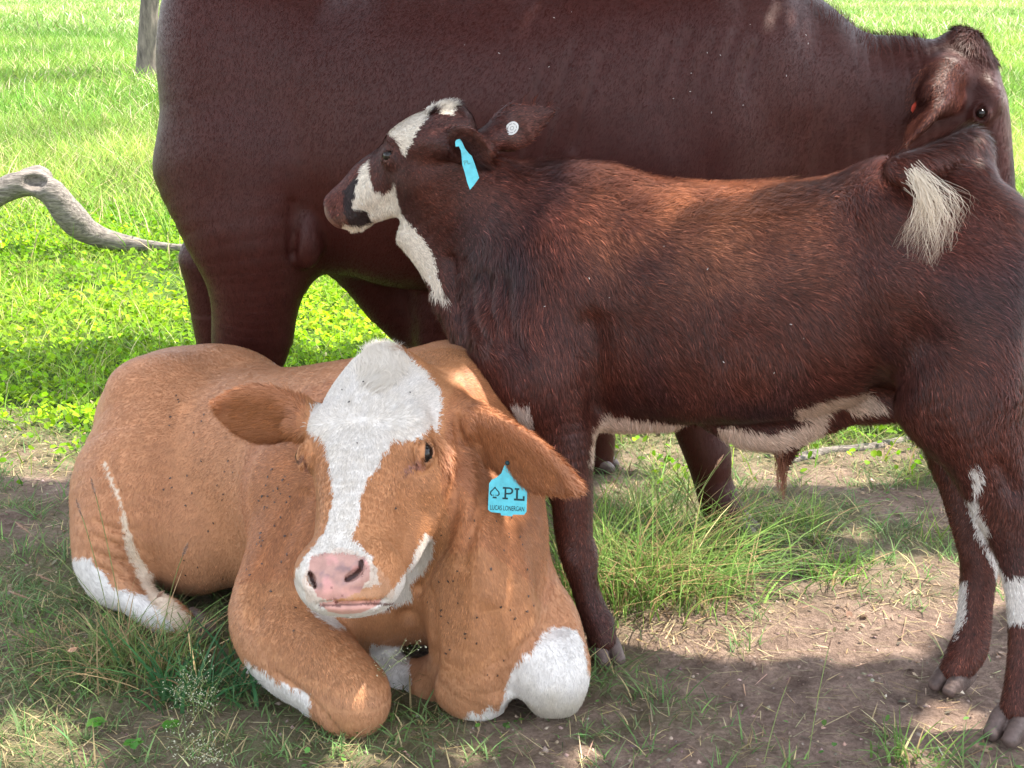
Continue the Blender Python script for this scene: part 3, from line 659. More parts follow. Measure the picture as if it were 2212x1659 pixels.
def coat_calf(S, V, Nn):
    T = S.T; l, n, f = T.local(V); x, y = jit(V, 5, 130); ok = front(V, Nn, -.3)
    b = fbm(V, 5, 4, 21)[:, None]; c = np.array((.088, .026, .018))*(1+.30*b)
    c = mixc(c, np.clip(fbm(V*np.array([1, 1, .6]), 5.5, 5, 31)*1.5-.02, 0, .7), (.018, .011, .016))
    x0, y0 = proj(V); sunlit_ = np.clip((Nn[:, 2]+.05)*2.2, 0, 1)*np.clip((V[:, 2]-.80)*7, 0, 1)*np.clip(1-np.abs(x0-1530)/330, 0, 1); sunlit_ = np.maximum(sunlit_, .8*np.clip((x0-2120)/60, 0, 1)*np.clip((520-y0)/150, 0, 1)*.6*(V[:, 2] > .8))
    c = mixc(c, sunlit_*(.6+.8*fbm(V, 12, 3, 37)), (.36, .14, .07))  # sun highlight along back and rump painted into the coat colour
    hd = np.linalg.norm(V-T.p(0, .5, -.2), axis=1) < T.L*.8
    x0, y0 = proj(V)
    legs = np.clip((.62-V[:, 2])*4, 0, .6); c = mixc(c, legs*.6, (.085, .028, .018))
    fw = inpoly(x, y, crop([(440, 430), (440, 370), (600, 240), (760, 150), (880, 60), (1040, 90), (1020, 250), (850, 215), (800, 290), (745, 380), (700, 470), (650, 555), (630, 480), (590, 420), (540, 375), (470, 385)], *CC)) & hd
    ff = inpoly(x, y, crop([(410, 560), (330, 660), (310, 780), (262, 930), (380, 950), (430, 1060), (330, 1110), (215, 1075), (220, 1190), (420, 1200), (530, 1200), (640, 1290), (770, 1410), (900, 1540), (975, 1600), (900, 1400), (860, 1270), (780, 1130), (700, 1050), (640, 960), (600, 830), (590, 735), (560, 790), (500, 820), (430, 790), (410, 700), (415, 600)], *CC)) & (x0 < 965) & (y0 < 650)
    ff &= (l*(1 if S.near > 0 else -1) > -.16) | (y0 > 520)
    c = mixc(c, fw | ff, (.66, .60, .52))
    dk = inpoly(x, y, crop([(215, 800), (330, 680), (310, 780), (270, 930), (380, 950), (430, 1060), (370, 1095), (260, 1080), (215, 950)], *CC)) & hd
    c = mixc(c, dk, (.022, .012, .012)); c = mixc(c, (n > .955) & hd, (.11, .055, .045)); c = mixc(c, (n > .87) & hd & (f < -.19) & (f > -.26) & ~dk, (.12, .05, .035))
    ch = inpoly(x, y, crop([(200, 1030), (260, 1050), (350, 1062), (430, 1030), (450, 1180), (220, 1200)], *CC)) & hd
    c = mixc(c, ch, (.60, .52, .42))
    bel = inpoly(x, y, [(1270, 1000), (1278, 930), (1300, 885), (1330, 895), (1400, 905), (1480, 915), (1480, 960)]) | inpoly(x, y, [(1548, 922), (1600, 922), (1660, 935), (1720, 918), (1770, 900), (1780, 950), (1700, 965), (1640, 1010), (1560, 980)]) | \
        inpoly(x, y, [(1708, 905), (1715, 880), (1800, 858), (1880, 848), (1915, 880), (1850, 895), (1820, 880), (1800, 880), (1770, 930), (1740, 905)])
    c = mixc(c, bel, (.56, .42, .33))
    c = mixc(c, inpoly(x, y, [(1095, 862), (1140, 870), (1150, 940), (1120, 920)]) & (V[:, 1] < 3.3), (.6, .55, .5))
    lw = inpoly(x, y, [(2092, 1008), (2114, 1004), (2120, 1040), (2108, 1072), (2096, 1050)]) | inpoly(x, y, [(2086, 1075), (2112, 1078), (2135, 1130), (2130, 1165), (2172, 1250), (2230, 1240), (2230, 1345), (2178, 1345), (2160, 1262), (2110, 1150)]) | \
        inpoly(x, y, [(2068, 1262), (2090, 1252), (2088, 1320), (2068, 1382), (2054, 1340)])
    c = mixc(c, lw & (V[:, 2] < .6) & ok, (.66, .62, .58))
    for cc, out, al, up in S.eyes:
        q = V-cc; d = np.sqrt(((q@al)/(.040*T.L*1.2))**2+((q@up)/(.024*T.L*1.3))**2+((q@out-.01)/(.05*T.L))**2)
        c = mixc(c, np.clip((1.25-d)*2, 0, .8), (.10, .05, .04))
    return np.clip(c, .004, .85)
def coat_cow(S, V, Nn):
    b = fbm(V, 2.2, 4, 41)[:, None]; c = np.array((.045, .0105, .0080))*(1+.22*b)
    T = S.T; hd = np.linalg.norm(V-T.p(0, .4, -.2), axis=1) < T.L*.9
    c = mixc(c, np.clip((.75-V[:, 2])*1.5, 0, .45), (.045, .010, .007)); c = mixc(c, hd*.5, (.050, .016, .013))
    return np.clip(c, .004, .85)

# ------------------------------------------------------------------ fur : short tapered blades lying along the flow of the coat
def flow_field(guides, V):
    gp = np.array([g[0] for g in guides], float); gd = np.array([unit(g[1]) for g in guides]); out = np.zeros((len(V), 3))
    for ch in np.array_split(np.arange(len(V)), max(1, len(V)//60000)):
        d2 = ((V[ch][:, None, :]-gp[None])**2).sum(2); w_ = 1/(d2+.002)**1.5
        out[ch] = (w_@gd)/w_.sum(1)[:, None]
    return out
def fur(name, V, F, Nn, C, guides, count, length, width, lift, mat, parent, swirl=.3, sw_scale=18, cvar=.25, keep=None, seed=1, shag=0., dens=None):
    g = np.random.default_rng(seed)
    q = F[0] if isinstance(F, list) else F
    q = max(F, key=len) if isinstance(F, list) else F
    a, b, c_, d = [V[q[:, i]] for i in range(4)]
    ar = np.linalg.norm(np.cross(c_-a, d-b), axis=1)
    if keep is not None: ar = ar*keep(V[q[:, 0]], Nn[q[:, 0]])
    f = g.choice(len(q), count, p=ar/ar.sum()); u, v = g.random((2, count, 1))
    p = (a[f]*(1-u)+b[f]*u)*(1-v)+(d[f]*(1-u)+c_[f]*u)*v
    n = Nn[q[f, 0]]; col = C[q[f, g.integers(0, 4, count)]]
    fl = flow_field(guides, p)
    fl = fl/np.maximum(np.linalg.norm(fl, axis=1), 1e-6)[:, None]
    e = np.stack([fbm(p, sw_scale, 3, seed*7+i) for i in range(3)], 1)
    e2 = g.normal(size=(count, 3))*.16
    t = fl + e*swirl*1.6 + e2
    t = t-n*(t*n).sum(1)[:, None]; t /= np.maximum(np.linalg.norm(t, axis=1), 1e-6)[:, None]
    L = (length(p, n) if callable(length) else np.full(count, length))*g.uniform(.65, 1.25, count)
    L = L[:, None]; lf = lift*g.uniform(.5, 1.5, (count, 1))
    d1 = t+n*lf; d1 /= np.linalg.norm(d1, axis=1)[:, None]
    bend = np.array([0, 0, -1.0])*.25 + g.normal(size=(count, 3))*.12 + np.stack([fbm(p, sw_scale*2.2, 2, seed*9+i) for i in range(3)], 1)*shag
    d2 = d1+bend-n*lf*.55; d2 /= np.linalg.norm(d2, axis=1)[:, None]
    d2 = d2+n*np.maximum(.04-(d2*n).sum(1), 0)[:, None]
    wv = np.cross(d1, n); wv /= np.maximum(np.linalg.norm(wv, axis=1), 1e-6)[:, None]
    wv = wv*(width*g.uniform(.6, 1.3, (count, 1)))*.5
    r = p-n*.0015; m = p+d1*L*.5; tip = m+d2*L*.5
    VV = np.stack([r-wv, r+wv, m+wv*.8, m-wv*.8, tip], 1).reshape(-1, 3)
    i = np.arange(count)[:, None]*5
    cc = col*np.exp(g.normal(size=(count, 1))*cvar*np.where(col[:, :1] > .42, .45, 1)); cc = np.clip(cc, .004, .9)
    me = mesh_np(name, VV, [i+np.array([0, 1, 2, 3]), i+np.array([3, 2, 4])], True, np.repeat(cc, 5, 0))
    return link(name, me, mat, parent)
# ================================================================== GROUND
def soilh(x, y):
    Q = np.stack([x, y, 0*x], 1)
    near = np.clip((9-y)/5, 0, 1)*np.clip((5-np.abs(x))/2, 0, 1)
    return (fbm(Q, 2.2, 3, 61)*.012 + (np.maximum(fbm(Q, 14, 4, 62), -.3)*.013+np.abs(fbm(Q, 38, 2, 64))*.006)*near - .006)
def green(x, y):
    """how much grows here, 0 bare soil .. 1 full sward"""
    Q = np.stack([x, y, 0*x], 1); n = fbm(Q, 1.6, 3, 71)
    e = np.where(x < 0, 4.15, 4.25)
    g = np.clip((y-e+.75*n)/.7, 0, 1)*np.clip(1.3+1.2*fbm(Q, 5, 2, 79)*np.clip(6-y, 0, 1), .2, 1)
    g = np.maximum(g, .42*np.clip(fbm(Q, 3.2, 3, 73)*2.4-.05, 0, 1))
    g = np.maximum(g, .8*np.exp(-(((x-.45)/.35)**2+((y-3.75)/.42)**2)))            # under the calf
    g = np.maximum(g, .5*np.exp(-(((x-.75)/.3)**2+((y-3.85)/.25)**2)))
    g = np.maximum(g, .55*np.exp(-(((x+.95)/.45)**2+((y-2.95)/.22)**2)))          # left of the heifer
    g = np.maximum(g, .5*np.exp(-(((x+.45)/.4)**2+((y-2.66)/.12)**2)))
    g = np.maximum(g, .5*np.clip((3.15-y)*3, 0, 1)*np.clip((-.15-x)*3, 0, 1)*np.clip(.75+n*.9, 0, 1)); g = np.maximum(g, .6*np.exp(-(((x+1.1)/.4)**2+((y-3.45)/.35)**2)))
    g = g*np.where(y < 3.6, np.clip(1-.55*np.clip(x+.1, 0, 1)*2, .35, 1), 1)
    g = np.where((x > .3) & (y < 3.3) & (y > 2.85), g*.35, g)
    return np.clip(g, 0, 1)
def graded(a, b, lo, hi, h, g=1.12):
    c = list(np.arange(lo, hi, h)); s = h
    while c[-1] < b: s *= g; c.append(c[-1]+s)
    s = h; d = [c[0]]
    while d[-1] > a: s *= g; d.append(d[-1]-s)
    return np.array(d[:0:-1]+c)
gx = graded(-420, 420, -1.7, 1.7, .012); gy = graded(-60, 620, 2.25, 4.7, .012, 1.10)
X, Yg = np.meshgrid(gx, gy, indexing='ij'); gx_, gy_ = X.ravel(), Yg.ravel()
Z = soilh(gx_, gy_); nx, ny = len(gx), len(gy)
I = (np.arange(nx-1)[:, None]*ny+np.arange(ny-1)[None]).ravel(); Fg = np.stack([I, I+ny, I+ny+1, I+1], 1)
gr = green(gx_, gy_)
me = mesh_np('ground', np.stack([gx_, gy_, Z], 1), Fg, True, np.repeat(gr[:, None], 3, 1))
m, t, b = nodes('soil_and_turf')
at = N(t, 'ShaderNodeAttribute', attribute_name='coat'); n1 = noise_tex(t, 9, 6, .65); n2 = noise_tex(t, 70, 5, .7)
cr = N(t, 'ShaderNodeValToRGB'); t.links.new(n1.outputs[0], cr.inputs[0])
e = cr.color_ramp.elements; e[0].position = .3; e[0].color = (.17, .12, .10, 1); e[1].position = .72; e[1].color = (.44, .33, .27, 1)
cr2 = N(t, 'ShaderNodeValToRGB'); t.links.new(n2.outputs[0], cr2.inputs[0]); e = cr2.color_ramp.elements
e[0].position = .3; e[0].color = (.58, .54, .52, 1); e[1].position = .7; e[1].color = (1.3, 1.26, 1.22, 1)
mu = N(t, 'ShaderNodeMixRGB', blend_type='MULTIPLY'); mu.inputs[0].default_value = 1; t.links.new(cr.outputs[0], mu.inputs[1]); t.links.new(cr2.outputs[0], mu.inputs[2])
cr3 = N(t, 'ShaderNodeValToRGB'); n3 = noise_tex(t, 2.5, 6, .7); t.links.new(n3.outputs[0], cr3.inputs[0]); e = cr3.color_ramp.elements
e[0].position = .35; e[0].color = (.05, .10, .02, 1); e[1].position = .65; e[1].color = (.13, .20, .045, 1)
mx = N(t, 'ShaderNodeMixRGB'); t.links.new(at.outputs['Fac'], mx.inputs[0]); t.links.new(mu.outputs[0], mx.inputs[1]); t.links.new(cr3.outputs[0], mx.inputs[2])
t.links.new(mx.outputs[0], b.inputs['Base Color']); b.inputs['Roughness'].default_value = .95; b.inputs['Specular IOR Level'].default_value = .1
bm = N(t, 'ShaderNodeBump'); bm.inputs['Strength'].default_value = 1.0; bm.inputs['Distance'].default_value = .02
n4 = noise_tex(t, 120, 6, .75); t.links.new(n4.outputs[0], bm.inputs['Height']); t.links.new(bm.outputs[0], b.inputs['Normal'])
tag(link('ground', me, m), kind='structure')

# ================================================================== GRASS AND OTHER GREEN STUFF
def blades(pos, hgt, wid, az, lean, curl, col, seg=3):
    """tapering bent strips; az = heading of the lean, lean = horizontal reach / height, curl = extra droop"""
    n = len(pos); T = np.linspace(0, 1, seg+1)
    hx = np.stack([np.cos(az), np.sin(az), 0*az], 1); side = np.stack([-np.sin(az), np.cos(az), 0*az], 1)
    rot = rng.uniform(-1.2, 1.2, n); side = side*np.cos(rot)[:, None]+hx*np.sin(rot)[:, None]
    V, k = [], 0
    for i, tt in enumerate(T):
        c = pos + hx*(hgt*(lean*tt+curl*tt*tt))[:, None]; c[:, 2] += hgt*(tt-.45*np.minimum(curl, 1.6)*tt*tt)
        if i < seg:
            w_ = (wid*.5*(1-.75*tt**1.5))[:, None]*side; V += [c-w_, c+w_]
        else: V += [c]
    V = np.stack(V, 1); nv = V.shape[1]; I = np.arange(n)[:, None]*nv
    Q = [I+np.array([2*i, 2*i+1, 2*i+3, 2*i+2]) for i in range(seg-1)]; tri = I+np.array([2*seg-2, 2*seg-1, 2*seg])
    return V.reshape(-1, 3), np.concatenate(Q), tri, np.repeat(col, nv, 0)
def merge(parts):
    V, Q, Tt, C, o = [], [], [], [], 0
    for v, q, tr, c in parts:
        V.append(v); Q.append(q+o); Tt.append(tr+o); C.append(c); o += len(v)
    return np.concatenate(V), [np.concatenate(Q), np.concatenate(Tt)], np.concatenate(C)
def gcol(n, base, sp=.25, dry=0., drycol=(.42, .34, .18)):
    c = np.array(base)*np.exp(rng.normal(size=(n, 1))*sp)*np.exp(rng.normal(size=(n, 3))*.08)
    d = rng.random(n) < dry; c[d] = np.array(drycol)*np.exp(rng.normal(size=(d.sum(), 1))*.3); return np.clip(c, .01, .8)
def vary(c, q, amp=.45, sc=1.0):
    k = fbm(q, sc, 3, 301)[:, None]; k2 = fbm(q, sc*3.1, 2, 302)[:, None]; return np.clip(c*np.exp(amp*k+amp*.5*k2)*np.array([1, 1, 1])**1*(1+np.array([.30, .0, .2])*k), .01, .8)
def scatter(n, y0, y1, dens, power=1.0, wide=.56, off=.45):
    """ground points filling the view wedge between two distances"""
    n = int(n*1.38); y = (rng.random(n)*(y1**power-y0**power)+y0**power)**(1/power); x = rng.uniform(-1, 1, n)*(y*wide+off)
    k = rng.random(n) < dens(x, y); x, y = x[k], y[k]
    return np.stack([x, y, soilh(x, y)-.004], 1)
def tri_mesh(parts, name, mat=M_leaf): V, F, C = merge(parts); return link(name, mesh_np(name, V, F, True, C), mat)
# short sparse grass close by, and dead straw lying on the soil
p = scatter(95000, 2.2, 4.9, lambda x, y: green(x, y)*1.0)
n = len(p); pa = blades(p, rng.uniform(.012, .046, n), rng.uniform(.0018, .004, n), rng.uniform(0, 6.28, n), rng.uniform(.1, 1.1, n), rng.uniform(.2, 1.2, n), gcol(n, (.15, .23, .085), .3, .25))
p = scatter(34000, 2.2, 5.2, lambda x, y: .25+.75*np.clip(fbm(np.stack([x, y, 0*x], 1), 2.6, 3, 88)*2, 0, 1)*(green(x, y) < .8)); n = len(p); p[:, 2] += .006
pb = blades(p, rng.uniform(.003, .012, n), rng.uniform(.0014, .0038, n), rng.uniform(0, 6.28, n), rng.uniform(3, 9, n), rng.uniform(-1, 1, n)*.4, gcol(n, (.36, .29, .17), .35))
# tufts: several blades out of one root
def tufts(n, y0, y1, dens, k, h, lean, base, w=(.002, .005), dry=.15, jitter=.02, **kw):
    q = scatter(n, y0, y1, dens, **kw); m_ = len(q); s = rng.uniform(.6, 1.3, m_)
    q = np.repeat(q, k, 0); s = np.repeat(s, k); q[:, :2] += rng.normal(size=(len(q), 2))*jitter*s[:, None]; nn = len(q)
    return blades(q, s*rng.uniform(h*.4, h, nn), rng.uniform(*w, nn), rng.uniform(0, 6.28, nn), rng.uniform(.1, lean, nn), rng.uniform(.1, 1.0, nn), gcol(nn, base, .25, dry))
pc = tufts(700, 2.25, 4.4, lambda x, y: np.clip(green(x, y)*2+.12, 0, 1), 16, .085, 1.2, (.15, .24, .085))
pd = tufts(800, 3.75, 5.4, lambda x, y: (green(x, y) > .4)*(x > -.2)*.9, 24, .13, .9, (.20, .30, .07), (.002, .005), .22)
tag(tri_mesh([pa, pb, pc, pd], 'grass'), kind='stuff')
# sward of the field: mixed blades growing paler with distance, seed heads further back
def far_green(n): return gcol(n, (.22, .33, .045), .28, .10, (.50, .42, .22))
q1 = scatter(30000, 4.3, 8, lambda x, y: green(x, y)*(.25+.75*(fbm(np.stack([x, y, 0*x], 1), 1.1, 2, 90) > -.05)), 2); n = len(q1)
f1 = blades(q1, rng.uniform(.05, .15, n), rng.uniform(.003, .006, n), rng.uniform(0, 6.28, n), rng.uniform(.1, .8, n), rng.uniform(.1, .8, n), vary(far_green(n), q1), 2)
q2 = scatter(80000, 8, 16, lambda x, y: np.clip((y-7.5)/4, .25, 1), 1.6); n = len(q2)
f2 = blades(q2, rng.uniform(.08, .30, n), rng.uniform(.005, .010, n), rng.uniform(0, 6.28, n), rng.uniform(.1, .7, n), rng.uniform(.1, .8, n), vary(gcol(n, (.20, .30, .055), .35, .12, (.55, .43, .27)), q2, .6, .7), 2)
q3 = scatter(110000, 15, 48, lambda x, y: 1+0*x, 1.2); n = len(q3)
f3 = blades(q3, rng.uniform(.10, .36, n), rng.uniform(.008, .02, n), rng.uniform(0, 6.28, n), rng.uniform(.1, .7, n), rng.uniform(.1, .8, n), vary(gcol(n, (.16, .28, .045), .3, .12, (.58, .48, .30)), q3, .55, .3), 2)
q4 = scatter(60000, 45, 170, lambda x, y: 1+0*x, 1.0, .56); n = len(q4)
f4 = blades(q4, rng.uniform(.15, .5, n), rng.uniform(.03, .07, n), rng.uniform(0, 6.28, n), rng.uniform(.1, .7, n), rng.uniform(.1, .8, n), vary(gcol(n, (.20, .31, .07), .2, .2, (.55, .48, .30)), q4, .5, .08), 2)
tag(tri_mesh([f1, f2, f3, f4], 'meadow_grass'), kind='stuff')
def leaves(pos, size, col, tilt=.6):
    """small bent oval leaves: six corner ring"""
    n = len(pos); az = rng.uniform(0, 6.28, n); tl = rng.normal(size=n)*tilt*.6; tr = rng.normal(size=n)*tilt*.6
    u = np.stack([np.cos(az)*np.cos(tl), np.sin(az)*np.cos(tl), np.sin(tl)], 1); v = np.stack([-np.sin(az)*np.cos(tr), np.cos(az)*np.cos(tr), np.sin(tr)], 1)
    s = size[:, None]; V = np.stack([pos-u*s, pos-u*s*.35+v*s*.72, pos+u*s*.55+v*s*.62, pos+u*s, pos+u*s*.55-v*s*.62, pos-u*s*.35-v*s*.72], 1)
    V[:, 3, 2] -= size*.25; V[:, 0, 2] -= size*.15; V = V.reshape(-1, 3); I = np.arange(n)[:, None]*6
    return V, np.concatenate([I+np.array([0, 1, 2, 3]), I+np.array([0, 3, 4, 5])]), np.zeros((0, 3), int), np.repeat(col, 6, 0)
def patch(x, y): return fbm(np.stack([x, y, 0*x], 1), .9, 3, 95)
q = scatter(170000, 4.2, 13, lambda x, y: green(x, y)**2*np.clip((13+2.5*patch(x, y)*2-y)/3.5, 0, 1)*np.clip(.75+1.1*patch(x, y), .08, 1), 1.5); n = len(q)
hh = (.05+.05*np.clip(patch(q[:, 0]*2, q[:, 1]*2)+.3, 0, 1)); q[:, 2] += hh*rng.uniform(.15, 1, n)**.6
s = rng.uniform(.008, .016, n)*(1+.05*(q[:, 1]-4))
cl = leaves(q, s, vary(gcol(n, (.19, .35, .008), .34, .01, (.45, .42, .2)), q, .5, 1.3), .9)
q = scatter(5500, 2.3, 4.3, lambda x, y: np.clip(fbm(np.stack([x, y, 0*x], 1), 3, 3, 99)*2.5, 0, 1)*(.3+.7*(x < -.3))); n = len(q); q[:, 2] += rng.uniform(.008, .03, n)
cl2 = leaves(q, rng.uniform(.004, .009, n), gcol(n, (.10, .20, .05), .25), .4)
tag(tri_mesh([cl, cl2], 'clover_cover'), kind='stuff')
# leaf litter
q = scatter(5200, 2.25, 5.0, lambda x, y: np.clip(.25+fbm(np.stack([x, y, 0*x], 1), 2, 3, 103)*1.5, .03, 1)*(green(x, y) < .7)); n = len(q); q[:, 2] += .010
lt = leaves(q, .003+.010*rng.random(n)**2.2, gcol(n, (.27, .21, .15), .4), .7)
tag(tri_mesh([lt], 'leaf_litter'), kind='stuff')
# crumbs and clods of soil
q = scatter(26000, 2.2, 4.9, lambda x, y: np.clip(.45+fbm(np.stack([x, y, 0*x], 1), 4, 3, 110)*1.6, .05, 1)*(1-.75*green(x, y))); n = len(q)
r_ = (.0012+.0075*rng.random(n)**3)[:, None]; q[:, 2] += r_[:, 0]*.35
OCT = np.array([(1, 0, 0), (0, 1, 0), (-1, 0, 0), (0, -1, 0), (0, 0, .75), (0, 0, -.75)], float)
Vc = (q[:, None, :]+OCT[None]*r_[:, None, :]*rng.uniform(.55, 1.25, (n, 6, 1))+rng.normal(size=(n, 6, 3))*r_[:, None, :]*.18).reshape(-1, 3)
Fc = (np.arange(n)[:, None, None]*6+np.array([(0, 1, 4), (1, 2, 4), (2, 3, 4), (3, 0, 4), (1, 0, 5), (2, 1, 5), (3, 2, 5), (0, 3, 5)])[None]).reshape(-1, 3)
M_crumb = mat_coat('soil_crumb', .95, .1, bump=.2)
tag(link('soil_crumbs', mesh_np('soil_crumbs', Vc, Fc, False, np.repeat(gcol(n, (.27, .20, .16), .3), 6, 0)), M_crumb), kind='stuff')
# ================================================================== LIVING THINGS
def S_near(S): return 1 if S.eyes[1][0][1] < S.eyes[0][0][1] else -1
def eyeball(S, i, parent, r=.036, lidcol=(.05, .03, .025)):
    c, out, al, up = S.eyes[i]; r = r*S.T.L*getattr(S.T, 'eye', (0, 0, 0, 1))[3]
    c = c + out*(.012*S.T.L)
    bmx = []
    nu, nv = 20, 12; V = []; F = []
    for a in range(nv+1):
        th = math.pi*a/nv
        for k in range(nu):
            ph = 2*math.pi*k/nu; V.append(c + r*(out*math.cos(th)*.92+(al*math.cos(ph)+up*math.sin(ph))*math.sin(th)))
    for a in range(nv):
        for k in range(nu): F.append([a*nu+k, a*nu+(k+1) % nu, (a+1)*nu+(k+1) % nu, (a+1)*nu+k])
    o = link('eye', mesh_np('eye', np.array(V), np.array(F)), M_eye, parent)
    # lids with a line of lashes over the upper rim
    n = 26; s = np.linspace(-1, 1, n); V = []
    sg = 1 if up[2] > 0 else -1
    L = S.T.L
    root = c[None]+al[None]*(s*.036*L)[:, None]+up[None]*sg*((1-s**2)*.014*L+.001)[:, None]+out[None]*((.026-.012*s**2)*L)[:, None]
    tip = root+out*.020*L+np.array([0, 0, -.012*L])+al[None]*(s*.008*L)[:, None]
    V = np.stack([root-al*.0006, root+al*.0006, tip], 1).reshape(-1, 3)
    link('eyelash', mesh_np('eyelash', V, np.arange(n)[:, None]*3+np.array([[0, 1, 2]]), False), M_ink2, o)
    return o
M_ink2 = mat_plain('lash', (.03, .02, .015), .7, .2)
def hoof(pt, head, parent, s=1.0, mat=M_hoof):
    H = Sculpt(); h = unit((head[0], head[1], 0)); sd = np.array([-h[1], h[0], 0])
    for k in (-1, 1):
        c = np.asarray(pt, float)+sd*k*.0155*s
        H.loft([(*(c-h*.022*s+[0, 0, .030*s]), .0135*s, .022*s), (*(c+h*.0*s+[0, 0, .022*s]), .0155*s, .022*s), (*(c+h*.028*s+[0, 0, .010*s]), .0125*s, .012*s)], sd, .006, p=2.4)
    V, F, _ = H.mesh(.004, 1); V[:, 2] = np.maximum(V[:, 2], .0)
    return link('hoof', mesh_np('hoof', V, F), mat, parent)
def body(S, h, coatfn, root, mat):
    T = S.T; t0 = time.time()
    V, F, Nn = S.mesh(h, 1, lambda V: np.clip((np.linalg.norm(V-T.p(0, .45, -.2), axis=1)-T.L*.80)/.08, 0, 1))
    V, F = refine(V, F, np.linalg.norm(V[F[:, 0]]-T.p(0, .5, -.2), axis=1) < T.L*.85, S)
    Nn = S.grad(V); C = coatfn(S, V, Nn)
    CW = np.concatenate([C, 1-getattr(S, 'wet', np.zeros(len(V)))[:, None]], 1); link('body', mesh_np('body', V, F, True, CW), mat, root); print(root.name, 'body', len(V), round(time.time()-t0, 1))
    return V, F, Nn, C
def along_head(S, k=1.0):
    T = S.T; g = []
    for l in (-.15, 0, .15):
        g += [(T.p(l, .05, -.02), -T.n+T.l*l*4), (T.p(l, .22, .0), -T.n*.9+T.l*l*3), (T.p(l, .40, .0), T.n*.5+T.l*l*2), (T.p(l, .6, -.03), T.n*.8+T.l*l), (T.p(l, .85, -.07), T.n*.8)]
    for sg in (-1, 1):
        g += [(T.p(sg*.2, .3, -.2), -T.f), (T.p(sg*.17, .55, -.2), -T.f*.8-T.n*.5), (T.p(sg*.15, .3, -.42), -T.n-T.f), (T.p(sg*.12, .8, -.2), -T.n*.7-T.f*.6)]
    return g
# ---------------- tan heifer
S = shape_heifer(); S.near = S_near(S)
heifer = empty('heifer', (-.4, 3.2, 0), 'tan and white young cow lying on the ground with a blue tag in one ear', 'cow')
M_coat = mat_coat('tan_coat', .62, .25, .25, .15, (1, .8, .6)); M_fur = mat_coat('tan_fur', .5, .35, hair=True, trans=.22)
V, F, Nn, C = body(S, .0065, coat_heifer, heifer, M_coat)
T = S.T; back = np.array([-.73, .68, -.2])
gd = [((-.1, 3.2, .6), back), ((-.4, 3.2, .5), (-.7, .5, -.5)), ((-.6, 3.3, .4), (-.7, .4, -.6)), ((-.8, 3.4, .5), (-.7, .4, -.7)), ((-.6, 3.3, .2), (-.6, .4, -.7)), ((-.95, 3.4, .2), (-.2, .1, -1)), ((-.9, 3.7, .5), (-.7, .5, -.6)),
      ((-.33, 2.95, .35), (-.2, 0, -1)), ((-.3, 2.8, .15), (.2, -.3, -1)), ((0, 2.75, .35), (.1, 0, -1)), ((0, 2.75, .1), (0, 0, -1)), ((.1, 2.75, .15), (.1, 0, -1)), ((.1, 3.0, .4), (.1, .4, -1)), ((-.1, 3.0, .6), (.2, .8, -.4)),
      ((-.9, 3.2, .05), (.9, -.2, -.3))] + along_head(S)
for a_, b_ in (((660, 905), (476, 880)), ((970, 905), (1236, 1072))):
    A, B = P(*a_, 2.86), P(*b_, 2.86); gd += [(A*.7+B*.3, B-A), (A*.3+B*.7, B-A), (B, B-A)]
earc = [P(570, 890, 2.86), P(1110, 990, 2.86)]
def hl(p, n):
    l, nn, f = T.local(p); L = np.full(len(p), .013)
    d = np.minimum(np.linalg.norm(p-earc[0], axis=1)/.10, np.linalg.norm(p-earc[1], axis=1)/.14); L = np.where(d < 1, .024, L)
    hd = (nn > .0) & (nn < 1.1) & (np.abs(l) < .3) & (f > -.5) & (f < .2)
    L = np.where(hd & (d > 1), .012-.007*np.clip(nn-.5, 0, .5)*2, L); return L
def nofur(Vv, nn): 
    l, n_, f = T.local(Vv); x_, y_ = proj(Vv); ff_ = front(Vv, nn, 0) & (Vv[:, 1] < 2.75)
    pk = inpoly(x_, y_, crop([(545, 1190), (620, 1165), (740, 1170), (818, 1190), (855, 1240), (845, 1310), (790, 1375), (700, 1410), (640, 1415), (575, 1405), (545, 1330), (525, 1260)], *HC)) & ff_
    lp = inpoly(x_, y_, crop([(580, 1420), (640, 1415), (760, 1412), (910, 1400), (885, 1445), (800, 1485), (700, 1492), (625, 1478)], *HC)) & ff_
    k = np.where(pk | lp, .0, 1.)
    for cc, out, al, up in S.eyes: k = np.where(np.linalg.norm(Vv-cc-out*.02*T.L, axis=1) < .046*T.L, 0, k)
    hd = np.linalg.norm(Vv-T.p(0, .45, -.2), axis=1) < T.L*.8
    return k*np.where(hd, 2.6, 1)*np.where(Vv[:, 2] < .01, 0, 1)*np.where((nn*(CAM-Vv)).sum(1) > -.4, 1, .45)
fur('fur', V, F, Nn, C, gd, 330000, hl, .0013, .11, M_fur, heifer, .2, 14, .24, nofur, 11)
def earhair(A, B, rad):
    def k(Vv, nn): t_ = np.clip(((Vv-A)@(B-A))/np.dot(B-A, B-A), 0, 1.1); d = np.linalg.norm(Vv-A-t_[:, None]*(B-A), axis=1); return ((d < rad*1.35) & (t_ > .12))*(.25+(np.clip(d/rad, 0, 1))**3*3+2*(t_ > .85))*1.
    return k
for a_, b_, y0_, y1_, ln_ in (((668, 925), (476, 884), 2.86, 2.85, .028), ((960, 900), (1238, 1074), 2.84, 2.66, .030)):
    A, B = P(*a_, y0_), P(*b_, y1_); keepf = earhair(A, B, .072)
    fur('ear_hair', V, F, Nn, np.clip(C*1.15+.03, 0, 1), [((A+B)/2, B-A)], 6000, ln_*.75, .0012, .4, M_fur, heifer, .25, 25, .15, keepf, 15, .2)
def tuft(Vv, nn): l, n_, f = T.local(Vv); return np.clip(1-(((l-.02)/.12)**2+((n_-.06)/.20)**2+((f+.07)/.14)**2), 0, 1)**1.5
